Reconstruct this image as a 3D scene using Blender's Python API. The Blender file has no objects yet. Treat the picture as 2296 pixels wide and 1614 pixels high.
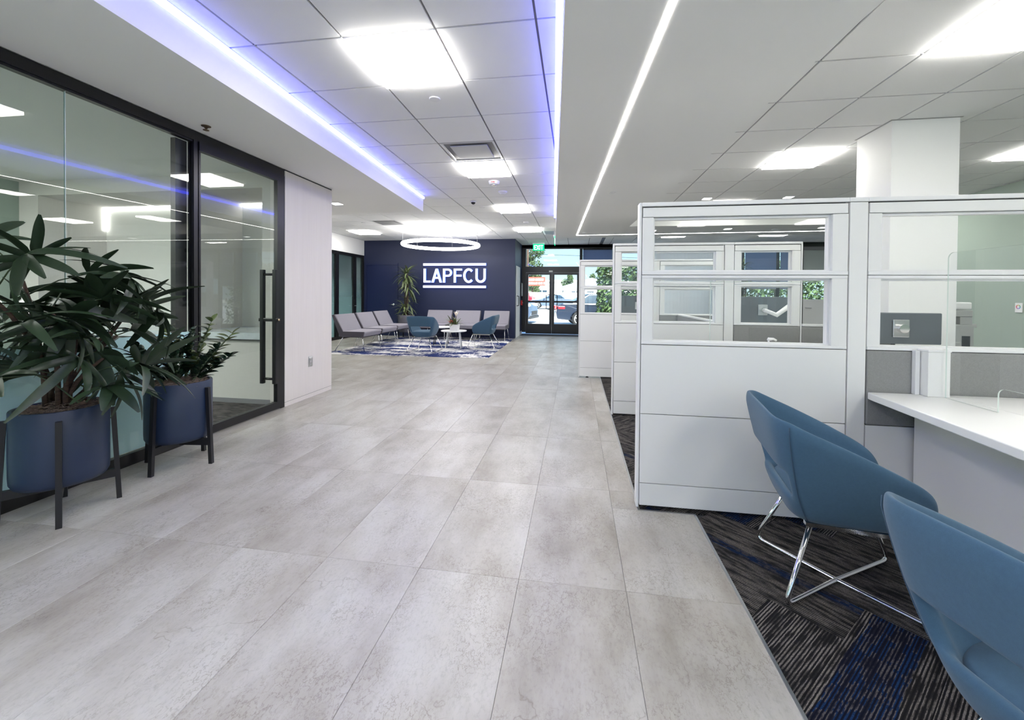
import bpy, bmesh, math, random
from mathutils import Vector, Matrix
S = bpy.context.scene
COL = S.collection
PI = math.pi
R = random.Random(7)

# ------------------------------------------------------------------ camera
F, CX, CY, CAMH = 927.0, 1148.0, 673.0, 1.247
YAW, PITCH, ROLL = 0.1537, -0.0127, 0.0083
def cam_axes():
    cy, sy = math.cos(YAW), math.sin(YAW)
    fw, rt, up = Vector((-sy, cy, 0)), Vector((cy, sy, 0)), Vector((0, 0, 1))
    f2 = fw*math.cos(PITCH) + up*math.sin(PITCH)
    u2 = up*math.cos(PITCH) - fw*math.sin(PITCH)
    r2 = rt*math.cos(ROLL) + u2*math.sin(ROLL)
    u3 = u2*math.cos(ROLL) - rt*math.sin(ROLL)
    return r2, u3, f2
_r, _u, _f = cam_axes()
cam = bpy.data.cameras.new('camera')
camo = bpy.data.objects.new('camera', cam)
COL.objects.link(camo)
camo.matrix_world = Matrix(((_r.x, _u.x, -_f.x, 0), (_r.y, _u.y, -_f.y, 0), (_r.z, _u.z, -_f.z, CAMH), (0, 0, 0, 1)))
cam.sensor_fit = 'HORIZONTAL'; cam.sensor_width = 36.0
cam.lens = 36.0*F/2296.0
cam.shift_x = (1148.0-CX)/2296.0
cam.shift_y = (CY-807.0)/2296.0
cam.clip_start = 0.05; cam.clip_end = 400
S.camera = camo

# ------------------------------------------------------------------ exposure, sky, sun
S.view_settings.view_transform = 'Standard'
S.view_settings.look = 'None'
S.view_settings.gamma = 1.0
S.view_settings.use_curve_mapping = False
S.view_settings.exposure = EXPOSURE = 0.36
S.cycles.transparent_max_bounces = 40
S.cycles.max_bounces = 14
S.cycles.diffuse_bounces = 6
S.cycles.glossy_bounces = 6

PANEL_W = 19.0      # radiance of the ceiling light panels
STRIP_W = 22.0      # linear light in the right soffit
COVE = 9.5          # blue cove strips
RING_W = 12.0
SKY = 1.5
SUN = 17.0

world = bpy.data.worlds.new('sky'); S.world = world
world.use_nodes = True
nt = world.node_tree; nt.nodes.clear()
wo = nt.nodes.new('ShaderNodeOutputWorld'); bg = nt.nodes.new('ShaderNodeBackground')
tc = nt.nodes.new('ShaderNodeTexCoord'); sx = nt.nodes.new('ShaderNodeSeparateXYZ')
rp = nt.nodes.new('ShaderNodeValToRGB')
nt.links.new(tc.outputs['Generated'], sx.inputs[0]); nt.links.new(sx.outputs['Z'], rp.inputs[0])
rp.color_ramp.elements[0].position = 0.0; rp.color_ramp.elements[0].color = (0.56, 0.72, 0.84, 1)
rp.color_ramp.elements[1].position = 0.5; rp.color_ramp.elements[1].color = (0.25, 0.48, 0.85, 1)
e = rp.color_ramp.elements.new(0.1); e.color = (0.44, 0.66, 0.86, 1)
nt.links.new(rp.outputs[0], bg.inputs[0]); bg.inputs[1].default_value = SKY
nt.links.new(bg.outputs[0], wo.inputs[0])
sl = bpy.data.lights.new('sun', 'SUN'); sl.energy = SUN; sl.angle = 0.01; sl.color = (1, 0.96, 0.9)
so = bpy.data.objects.new('sun', sl); COL.objects.link(so)
so.rotation_euler = (math.radians(42), 0, math.radians(20)); so.location = (0, -9, 14)

# ------------------------------------------------------------------ materials
def hexc(r, g, b):
    f = lambda c: c/255/12.92 if c/255 <= 0.04045 else ((c/255+0.055)/1.055)**2.4
    return (f(r), f(g), f(b))
MC = {}
def base_mat(name):
    m = bpy.data.materials.new(name); m.use_nodes = True
    n = m.node_tree; b = n.nodes['Principled BSDF']
    return m, n, b
def mat(name, col, rough=0.5, metal=0.0, noise=None, bump=None, spec=0.5, emit=None):
    """plain surface; noise=(scale xyz, amount) slight colour grain, bump=(scale xyz, strength)"""
    if name in MC: return MC[name]
    m, n, b = base_mat(name); MC[name] = m
    b.inputs['Base Color'].default_value = (*col, 1); b.inputs['Roughness'].default_value = rough
    b.inputs['Metallic'].default_value = metal; b.inputs['Specular IOR Level'].default_value = spec
    if noise or bump:
        t = n.nodes.new('ShaderNodeTexCoord')
    if noise:
        mp = n.nodes.new('ShaderNodeMapping'); mp.inputs['Scale'].default_value = noise[0]
        nz = n.nodes.new('ShaderNodeTexNoise'); nz.inputs['Scale'].default_value = 1; nz.inputs['Detail'].default_value = 4
        mx = n.nodes.new('ShaderNodeMix'); mx.data_type = 'RGBA'
        a = noise[1]
        mx.inputs[6].default_value = (*[c*(1-a) for c in col], 1); mx.inputs[7].default_value = (*[min(1, c*(1+a)) for c in col], 1)
        n.links.new(t.outputs['Object'], mp.inputs[0]); n.links.new(mp.outputs[0], nz.inputs[0])
        cr = n.nodes.new('ShaderNodeMapRange'); cr.inputs[1].default_value = 0.3; cr.inputs[2].default_value = 0.7
        n.links.new(nz.outputs[0], cr.inputs[0]); n.links.new(cr.outputs[0], mx.inputs[0])
        n.links.new(mx.outputs[2], b.inputs['Base Color'])
    if bump:
        mp = n.nodes.new('ShaderNodeMapping'); mp.inputs['Scale'].default_value = bump[0]
        nz = n.nodes.new('ShaderNodeTexNoise'); nz.inputs['Scale'].default_value = 1; nz.inputs['Detail'].default_value = 3
        bp = n.nodes.new('ShaderNodeBump'); bp.inputs['Strength'].default_value = bump[1]; bp.inputs['Distance'].default_value = 0.002
        n.links.new(t.outputs['Object'], mp.inputs[0]); n.links.new(mp.outputs[0], nz.inputs[0])
        n.links.new(nz.outputs[0], bp.inputs['Height']); n.links.new(bp.outputs[0], b.inputs['Normal'])
    if emit:
        b.inputs['Emission Color'].default_value = (*emit[0], 1); b.inputs['Emission Strength'].default_value = emit[1]
    return m
def emis(name, col, strength):
    if name in MC: return MC[name]
    m = bpy.data.materials.new(name); m.use_nodes = True; n = m.node_tree; n.nodes.clear()
    e = n.nodes.new('ShaderNodeEmission'); o = n.nodes.new('ShaderNodeOutputMaterial')
    e.inputs[0].default_value = (*col, 1); e.inputs[1].default_value = strength
    n.links.new(e.outputs[0], o.inputs[0]); MC[name] = m
    return m
def glass(name, tint, refl=1.0):
    """thin clear pane: tinted see-through plus fresnel mirror"""
    if name in MC: return MC[name]
    m = bpy.data.materials.new(name); m.use_nodes = True; n = m.node_tree; n.nodes.clear()
    o = n.nodes.new('ShaderNodeOutputMaterial'); tr = n.nodes.new('ShaderNodeBsdfTransparent'); gl = n.nodes.new('ShaderNodeBsdfGlossy')
    fr = n.nodes.new('ShaderNodeFresnel'); fr.inputs[0].default_value = 1.5
    mu = n.nodes.new('ShaderNodeMath'); mu.operation = 'MULTIPLY'; mu.inputs[1].default_value = refl
    geo = n.nodes.new('ShaderNodeNewGeometry'); inv = n.nodes.new('ShaderNodeMath'); inv.operation = 'SUBTRACT'; inv.inputs[0].default_value = 1.0
    mu2 = n.nodes.new('ShaderNodeMath'); mu2.operation = 'MULTIPLY'
    n.links.new(geo.outputs['Backfacing'], inv.inputs[1])
    tr.inputs[0].default_value = (*tint, 1); gl.inputs['Roughness'].default_value = 0.0; gl.inputs[0].default_value = (1, 1, 1, 1)
    mx = n.nodes.new('ShaderNodeMixShader')
    n.links.new(fr.outputs[0], mu.inputs[0]); n.links.new(mu.outputs[0], mu2.inputs[0]); n.links.new(inv.outputs[0], mu2.inputs[1])
    n.links.new(mu2.outputs[0], mx.inputs[0]); n.links.new(tr.outputs[0], mx.inputs[1]); n.links.new(gl.outputs[0], mx.inputs[2])
    n.links.new(mx.outputs[0], o.inputs[0]); MC[name] = m
    return m

def node(n, t, **kw):
    x = n.nodes.new(t)
    for k, v in kw.items(): setattr(x, k, v)
    return x
def noise_at(n, vec, scale, detail=4, rough=0.5):
    mp = node(n, 'ShaderNodeMapping'); mp.inputs['Scale'].default_value = scale
    nz = node(n, 'ShaderNodeTexNoise'); nz.inputs['Scale'].default_value = 1; nz.inputs['Detail'].default_value = detail; nz.inputs['Roughness'].default_value = rough
    n.links.new(vec, mp.inputs[0]); n.links.new(mp.outputs[0], nz.inputs[0])
    return nz.outputs[0]
def ramp(n, fac, stops):
    r = node(n, 'ShaderNodeValToRGB'); el = r.color_ramp.elements
    while len(el) < len(stops): el.new(0.5)
    for e, (p, c) in zip(el, stops): e.position = p; e.color = (*c, 1) if len(c) == 3 else c
    n.links.new(fac, r.inputs[0]); return r.outputs[0]
def mixc(n, fac, a, b, mode='MIX'):
    m = node(n, 'ShaderNodeMix', data_type='RGBA', blend_type=mode)
    for i, v in ((0, fac), (6, a), (7, b)):
        if hasattr(v, 'is_linked'): n.links.new(v, m.inputs[i])
        elif i == 0: m.inputs[0].default_value = v
        else: m.inputs[i].default_value = (*v, 1)
    return m.outputs[2]
def rand_vec(n, amount=40):
    """object coordinates shifted by a random amount per piece"""
    t = node(n, 'ShaderNodeTexCoord'); oi = node(n, 'ShaderNodeObjectInfo')
    k = node(n, 'ShaderNodeVectorMath', operation='SCALE'); k.inputs[0].default_value = (amount, amount*1.7, amount*0.6)
    n.links.new(oi.outputs['Random'], k.inputs['Scale'])
    ad = node(n, 'ShaderNodeVectorMath', operation='ADD'); n.links.new(t.outputs['Object'], ad.inputs[0]); n.links.new(k.outputs[0], ad.inputs[1])
    return ad.outputs[0], oi.outputs['Random']

# vinyl floor tile: pale warm concrete print with cloudy patches and hair cracks
def floor_mat():
    m, n, b = base_mat('concrete_vinyl')
    v, rnd = rand_vec(n)
    big = noise_at(n, v, (2.6, 1.5, 1), 5, 0.6)
    str_ = noise_at(n, v, (9, 2.2, 1), 5, 0.65)
    fine = noise_at(n, v, (90, 45, 1), 5, 0.7)
    c = ramp(n, big, [(0.28, hexc(145, 139, 129)), (0.44, hexc(165, 161, 152)), (0.6, hexc(179, 177, 170)), (0.8, hexc(188, 188, 183))])
    c2 = ramp(n, str_, [(0.3, (0.80, 0.785, 0.765)), (0.55, (1, 1, 1)), (0.8, (1.0, 1.0, 1.0))])
    c = mixc(n, 0.75, c, c2, 'MULTIPLY')
    c3 = ramp(n, fine, [(0.28, (0.78, 0.77, 0.75)), (0.5, (1, 1, 1))])
    c = mixc(n, 0.8, c, c3, 'MULTIPLY')
    wr = noise_at(n, v, (44, 26, 1), 3, 0.6)                       # worm-like trowel marks
    ab = node(n, 'ShaderNodeMath', operation='SUBTRACT'); n.links.new(wr, ab.inputs[0]); ab.inputs[1].default_value = 0.5
    ab2 = node(n, 'ShaderNodeMath', operation='ABSOLUTE'); n.links.new(ab.outputs[0], ab2.inputs[0])
    msk = noise_at(n, v, (5, 4, 1), 3, 0.6)
    c4 = ramp(n, ab2.outputs[0], [(0.0, (0.62, 0.58, 0.54)), (0.03, (1, 1, 1))])
    mk = ramp(n, msk, [(0.42, (0, 0, 0)), (0.58, (1, 1, 1))])
    c = mixc(n, mk, c, mixc(n, 0.8, c, c4, 'MULTIPLY'))
    # hair cracks
    wv = node(n, 'ShaderNodeVectorMath', operation='ADD'); nzc = node(n, 'ShaderNodeTexNoise'); nzc.inputs['Scale'].default_value = 5; nzc.inputs['Detail'].default_value = 4
    n.links.new(v, nzc.inputs[0]); sc = node(n, 'ShaderNodeVectorMath', operation='SCALE'); sc.inputs['Scale'].default_value = 0.35
    n.links.new(nzc.outputs['Color'], sc.inputs[0]); n.links.new(v, wv.inputs[0]); n.links.new(sc.outputs[0], wv.inputs[1])
    vo = node(n, 'ShaderNodeTexVoronoi', feature='DISTANCE_TO_EDGE'); vo.inputs['Scale'].default_value = 2.1; n.links.new(wv.outputs[0], vo.inputs[0])
    ck = ramp(n, vo.outputs['Distance'], [(0.0, (0.66, 0.63, 0.6)), (0.006, (1, 1, 1))])
    ckm = ramp(n, noise_at(n, v, (3.3, 3.3, 1), 2), [(0.52, (0, 0, 0)), (0.6, (1, 1, 1))])
    c = mixc(n, ckm, c, mixc(n, 0.8, c, ck, 'MULTIPLY'))
    # each tile a little lighter or darker
    tone = node(n, 'ShaderNodeMapRange'); tone.inputs[3].default_value = 0.975; tone.inputs[4].default_value = 1.02; n.links.new(rnd, tone.inputs[0])
    hv = node(n, 'ShaderNodeHueSaturation'); n.links.new(tone.outputs[0], hv.inputs['Value']); n.links.new(c, hv.inputs['Color'])
    n.links.new(hv.outputs[0], b.inputs['Base Color'])
    b.inputs['Roughness'].default_value = 0.34; b.inputs['Specular IOR Level'].default_value = 0.5
    bp = node(n, 'ShaderNodeBump'); bp.inputs['Strength'].default_value = 0.12; bp.inputs['Distance'].default_value = 0.002
    n.links.new(fine, bp.inputs['Height']); n.links.new(bp.outputs[0], b.inputs['Normal'])
    return m
M_FLOOR = floor_mat()

# carpet plank: threads run along local x
def carpet_mat(name, lo, hi):
    m, n, b = base_mat(name)
    t = node(n, 'ShaderNodeTexCoord'); oi = node(n, 'ShaderNodeObjectInfo')
    k = node(n, 'ShaderNodeVectorMath', operation='SCALE'); k.inputs[0].default_value = (31, 17, 0); n.links.new(oi.outputs['Random'], k.inputs['Scale'])
    ad = node(n, 'ShaderNodeVectorMath', operation='ADD'); n.links.new(t.outputs['Object'], ad.inputs[0]); n.links.new(k.outputs[0], ad.inputs[1])
    v = ad.outputs[0]
    wob = noise_at(n, v, (70, 40, 1), 2, 0.6)                       # loops wobble the rows sideways
    sp = node(n, 'ShaderNodeSeparateXYZ'); n.links.new(v, sp.inputs[0])
    yy = node(n, 'ShaderNodeMath', operation='MULTIPLY_ADD'); n.links.new(wob, yy.inputs[0]); yy.inputs[1].default_value = 0.0028; n.links.new(sp.outputs['Y'], yy.inputs[2])
    fr = node(n, 'ShaderNodeMath', operation='MULTIPLY'); n.links.new(yy.outputs[0], fr.inputs[0]); fr.inputs[1].default_value = 95.0
    tri = node(n, 'ShaderNodeMath', operation='PINGPONG'); n.links.new(fr.outputs[0], tri.inputs[0]); tri.inputs[1].default_value = 0.5
    cb = node(n, 'ShaderNodeCombineXYZ')
    fl = node(n, 'ShaderNodeMath', operation='ROUND'); n.links.new(fr.outputs[0], fl.inputs[0])
    xm = node(n, 'ShaderNodeMath', operation='MULTIPLY'); n.links.new(sp.outputs['X'], xm.inputs[0]); xm.inputs[1].default_value = 3.2
    n.links.new(xm.outputs[0], cb.inputs[0]); n.links.new(fl.outputs[0], cb.inputs[1])
    row = node(n, 'ShaderNodeTexNoise'); row.inputs['Scale'].default_value = 2.3; row.inputs['Detail'].default_value = 3; n.links.new(cb.outputs[0], row.inputs[0])
    thread = ramp(n, tri.outputs[0], [(0.18, (0, 0, 0)), (0.33, (1, 1, 1))])
    rowm = ramp(n, row.outputs[0], [(0.42, (0.05, 0.05, 0.05)), (0.58, (1, 1, 1))])
    speck = ramp(n, noise_at(n, v, (260, 180, 1), 2), [(0.35, (0.45, 0.45, 0.45)), (0.6, (1, 1, 1))])
    lt = mixc(n, 1.0, mixc(n, 1.0, thread, rowm, 'MULTIPLY'), speck, 'MULTIPLY')
    dark, grey, blue = (0.010, 0.010, 0.011), hexc(132, 126, 121), hexc(25, 54, 94)
    so_ = node(n, 'ShaderNodeSeparateXYZ'); n.links.new(t.outputs['Object'], so_.inputs[0])
    jag = node(n, 'ShaderNodeMath', operation='MULTIPLY_ADD'); n.links.new(row.outputs[0], jag.inputs[0]); jag.inputs[1].default_value = 0.05; n.links.new(so_.outputs['Y'], jag.inputs[2])
    mr_ = node(n, 'ShaderNodeMapRange'); mr_.inputs[1].default_value = -0.125; mr_.inputs[2].default_value = 0.125; n.links.new(jag.outputs[0], mr_.inputs[0])
    z_, o_ = (0, 0, 0), (1, 1, 1)
    bmask = ramp(n, mr_.outputs[0], [(0.0, z_ if lo > 0 else o_), (max(lo, 0.001), z_ if lo > 0 else o_), (max(lo, 0.001)+0.02, o_), (hi, o_), (hi+0.02, z_)] if hi > 0 else [(0, z_), (1, z_)])
    alt = ramp(n, row.outputs[0], [(0.5, (0, 0, 0)), (0.52, (1, 1, 1))])
    thr = mixc(n, mixc(n, 1.0, bmask, mixc(n, 0.12, alt, (1, 1, 1)), 'MULTIPLY'), grey, blue)
    drk = mixc(n, bmask, dark, hexc(15, 18, 32))
    c = mixc(n, lt, drk, thr)
    n.links.new(c, b.inputs['Base Color']); b.inputs['Roughness'].default_value = 0.95; b.inputs['Specular IOR Level'].default_value = 0.1
    bp = node(n, 'ShaderNodeBump'); bp.inputs['Strength'].default_value = 0.6; bp.inputs['Distance'].default_value = 0.003
    n.links.new(tri.outputs[0], bp.inputs['Height']); n.links.new(bp.outputs[0], b.inputs['Normal'])
    return m
M_CARPET = carpet_mat('striped_carpet', 0, -1)
M_CARPET_B = carpet_mat('striped_carpet_blue', 0.36, 1.0)
M_CARPET_E = carpet_mat('striped_carpet_blue_edge', 0, 0.30)

def rug_mat():
    m, n, b = base_mat('brushed_rug')
    t = node(n, 'ShaderNodeTexCoord'); v = t.outputs['Object']
    a = noise_at(n, v, (1.3, 2.4, 1), 3, 0.6); s1 = noise_at(n, v, (5, 36, 1), 4, 0.75); s2 = noise_at(n, v, (34, 5, 1), 3, 0.65)
    ad = node(n, 'ShaderNodeMath', operation='MULTIPLY_ADD'); n.links.new(s1, ad.inputs[0]); ad.inputs[1].default_value = 0.75; n.links.new(a, ad.inputs[2])
    ad2 = node(n, 'ShaderNodeMath', operation='MULTIPLY_ADD'); n.links.new(s2, ad2.inputs[0]); ad2.inputs[1].default_value = 0.45; n.links.new(ad.outputs[0], ad2.inputs[2])
    c = ramp(n, ad2.outputs[0], [(0.99/1.5, hexc(222, 220, 217)), (1.07/1.5, hexc(198, 197, 198)), (1.10/1.5, hexc(140, 145, 165)), (1.112/1.5, hexc(34, 48, 96))])
    sc = node(n, 'ShaderNodeMath', operation='DIVIDE'); n.links.new(ad2.outputs[0], sc.inputs[0]); sc.inputs[1].default_value = 1.5
    n.links.new(sc.outputs[0], c.node.inputs[0])
    n.links.new(c, b.inputs['Base Color']); b.inputs['Roughness'].default_value = 0.95; b.inputs['Specular IOR Level'].default_value = 0.1
    return m
M_RUG = rug_mat()

def fabric_mat(name, col, k=0.22, sc=700):
    m, n, b = base_mat(name)
    t = node(n, 'ShaderNodeTexCoord'); v = t.outputs['Object']
    w = noise_at(n, v, (sc, sc, sc), 2, 0.6); w2 = noise_at(n, v, (90, 90, 90), 3, 0.6)
    c = mixc(n, w, [x*(1-k) for x in col], [x*(1+k) for x in col]); c = mixc(n, 0.35, c, mixc(n, w2, [x*0.7 for x in col], [x*1.3 for x in col]))
    n.links.new(c, b.inputs['Base Color']); b.inputs['Roughness'].default_value = 0.85; b.inputs['Specular IOR Level'].default_value = 0.2
    b.inputs['Sheen Weight'].default_value = 0.15; b.inputs['Sheen Roughness'].default_value = 0.5
    bp = node(n, 'ShaderNodeBump'); bp.inputs['Strength'].default_value = 0.25; bp.inputs['Distance'].default_value = 0.001
    n.links.new(w, bp.inputs['Height']); n.links.new(bp.outputs[0], b.inputs['Normal'])
    return m
M_TEAL = fabric_mat('teal_fabric', hexc(65, 94, 117))
M_GREYFAB = fabric_mat('grey_seat_fabric', hexc(136, 133, 143))
M_GREYDARK = fabric_mat('charcoal_seat_side', hexc(74, 72, 80))
M_PANELFAB = fabric_mat('grey_panel_fabric', hexc(140, 140, 139), 0.5, 420)

def wood_mat():
    m, n, b = base_mat('pale_wood_laminate')
    t = node(n, 'ShaderNodeTexCoord'); v = t.outputs['Object']
    g = noise_at(n, v, (90, 90, 2.2), 5, 0.65); g2 = noise_at(n, v, (12, 12, 0.7), 3, 0.5)
    c = mixc(n, g, hexc(206, 199, 194), hexc(226, 221, 217)); c = mixc(n, 0.4, c, mixc(n, g2, hexc(208, 201, 196), hexc(228, 223, 219)))
    n.links.new(c, b.inputs['Base Color']); b.inputs['Roughness'].default_value = 0.5
    return m
M_WOOD = wood_mat()

def linen_mat():
    m, n, b = base_mat('linen_wallcovering')
    t = node(n, 'ShaderNodeTexCoord'); v = t.outputs['Object']
    g = noise_at(n, v, (260, 260, 6), 3, 0.6); g2 = noise_at(n, v, (6, 6, 260), 3, 0.6)
    c = mixc(n, 0.5, mixc(n, g, hexc(190, 187, 182), hexc(216, 213, 209)), mixc(n, g2, hexc(190, 187, 182), hexc(216, 213, 209)))
    n.links.new(c, b.inputs['Base Color']); b.inputs['Roughness'].default_value = 0.8
    return m
M_LINEN = linen_mat()

def leaf_mat(name, c0, c1, rough=0.38):
    m, n, b = base_mat(name)
    v, rnd = rand_vec(n)
    g = noise_at(n, v, (120, 4, 4), 3); c = mixc(n, g, c0, c1)
    tone = node(n, 'ShaderNodeMapRange'); tone.inputs[3].default_value = 0.75; tone.inputs[4].default_value = 1.3; n.links.new(rnd, tone.inputs[0])
    hv = node(n, 'ShaderNodeHueSaturation'); n.links.new(tone.outputs[0], hv.inputs['Value']); n.links.new(c, hv.inputs['Color'])
    n.links.new(hv.outputs[0], b.inputs['Base Color']); b.inputs['Roughness'].default_value = rough
    return m
M_PALM = leaf_mat('dark_palm_leaf', hexc(28, 43, 27), hexc(44, 62, 40))
M_ZZ = leaf_mat('glossy_dark_leaf', hexc(20, 38, 30), hexc(36, 56, 40), 0.25)
M_ZZN = leaf_mat('young_green_leaf', hexc(70, 84, 48), hexc(98, 112, 68), 0.3)
M_DRAC = leaf_mat('variegated_leaf', hexc(58, 74, 46), hexc(120, 132, 88), 0.4)
M_TREE = leaf_mat('tree_leaf', hexc(34, 56, 30), hexc(80, 104, 56), 0.7)

M_WHITE = mat('white_wall_paint', hexc(238, 238, 237), 0.7, bump=((300, 300, 300), 0.05))
M_CEILP = mat('white_soffit_paint', hexc(240, 240, 238), 0.8)
M_TILE = mat('acoustic_tile', hexc(240, 240, 239), 0.9, noise=((400, 400, 400), 0.05), bump=((300, 300, 300), 0.25))
M_GRID = mat('ceiling_grid_metal', hexc(120, 120, 124), 0.5)
M_NAVY = mat('navy_paint', hexc(25, 35, 68), 0.55, bump=((250, 250, 250), 0.06))
M_NAVYD = mat('navy_door_paint', hexc(20, 31, 68), 0.4)
M_SAGE = mat('sage_paint', hexc(156, 170, 160), 0.7)
M_LAM = mat('white_laminate', hexc(228, 228, 226), 0.35, noise=((500, 500, 500), 0.012))
M_LAMT = mat('white_metal_trim', hexc(228, 228, 228), 0.3)
M_CORE = mat('dark_core', (0.02, 0.02, 0.022), 0.7)
M_BLACK = mat('black_metal', hexc(22, 22, 26), 0.4)
M_BLACKS = mat('black_satin_frame', hexc(17, 17, 20), 0.32)
M_CHROME = mat('chrome', (0.78, 0.77, 0.76), 0.09, 1.0)
M_STEEL = mat('brushed_steel', (0.62, 0.62, 0.63), 0.3, 1.0)
M_POT = mat('blue_planter_paint', hexc(31, 45, 70), 0.42, noise=((600, 600, 600), 0.05))
M_POTG = mat('grey_pot', hexc(96, 96, 104), 0.5)
M_CANE = mat('brown_cane', hexc(72, 56, 45), 0.8, noise=((20, 20, 90), 0.4))
M_STEM = mat('green_stem', hexc(58, 74, 46), 0.5)
M_MOSS = mat('grey_moss', hexc(140, 124, 110), 0.9, noise=((60, 60, 60), 0.35))
M_SOIL = mat('dark_soil', hexc(48, 38, 32), 0.95)
M_TABLE = mat('white_table_top', hexc(232, 232, 232), 0.3)
M_MARBLE = mat('pale_marble', hexc(196, 202, 206), 0.25, noise=((14, 14, 14), 0.07))
M_PLASTIC = mat('white_plastic', hexc(232, 232, 232), 0.4)
M_PLASTG = mat('grey_plastic', hexc(172, 173, 172), 0.4)
def shade_mat():
    m, n, b = base_mat('blue_grey_shade')
    b.inputs['Base Color'].default_value = (*hexc(122, 138, 168), 1); b.inputs['Roughness'].default_value = 0.9
    tl = node(n, 'ShaderNodeBsdfTranslucent'); tl.inputs[0].default_value = (*hexc(150, 168, 200), 1)
    mx = node(n, 'ShaderNodeMixShader'); mx.inputs[0].default_value = 0.45
    o = n.nodes['Material Output']; n.links.new(b.outputs[0], mx.inputs[1]); n.links.new(tl.outputs[0], mx.inputs[2]); n.links.new(mx.outputs[0], o.inputs[0])
    return m
M_SHADE = shade_mat()
M_DARKP = mat('dark_plastic', hexc(52, 55, 60), 0.4)
M_SCRGREY = mat('monitor_back', hexc(92, 98, 104), 0.45)
M_GLASS = glass('clear_glass', (0.93, 0.965, 0.95))
M_GLASSP = glass('partition_glass', (0.975, 0.985, 0.98), 0.8)
M_ACRYL = glass('acrylic', (0.985, 0.99, 0.99), 0.9)
M_ACRE = mat('acrylic_edge', hexc(200, 212, 206), 0.2)
M_ORANGE = mat('orange_petal', hexc(225, 84, 40), 0.5)
M_CREAM = mat('cream_petal', hexc(240, 232, 218), 0.5)
M_RED = mat('red_plastic', hexc(200, 40, 45), 0.4)
M_PAPER = mat('white_print', hexc(236, 238, 240), 0.5)
E_PANEL = emis('panel_glow', (1, 0.975, 0.92), PANEL_W)
E_STRIP = emis('linear_glow', (1, 0.975, 0.92), STRIP_W)
E_RING = emis('ring_glow', (1, 0.97, 0.93), RING_W)
E_COVE = emis('blue_cove_glow', (0.10, 0.115, 1.0), COVE)
E_DOWN = emis('downlight_glow', (1, 0.98, 0.95), 9.0)
E_HALO = emis('blue_halo', (0.10, 0.22, 1.0), 2.2)
E_LETTER = emis('letter_face', (0.97, 0.97, 1.0), 1.15)
E_GREEN = emis('exit_green', (0.01, 0.75, 0.30), 1.3)
E_EXITW = emis('exit_letter', (0.75, 1.0, 0.85), 2.0)
E_NICHE = emis('niche_glow', (1, 0.98, 0.95), 6.0)
E_LED = emis('device_led', (0.9, 0.95, 1.0), 1.5)

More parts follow.
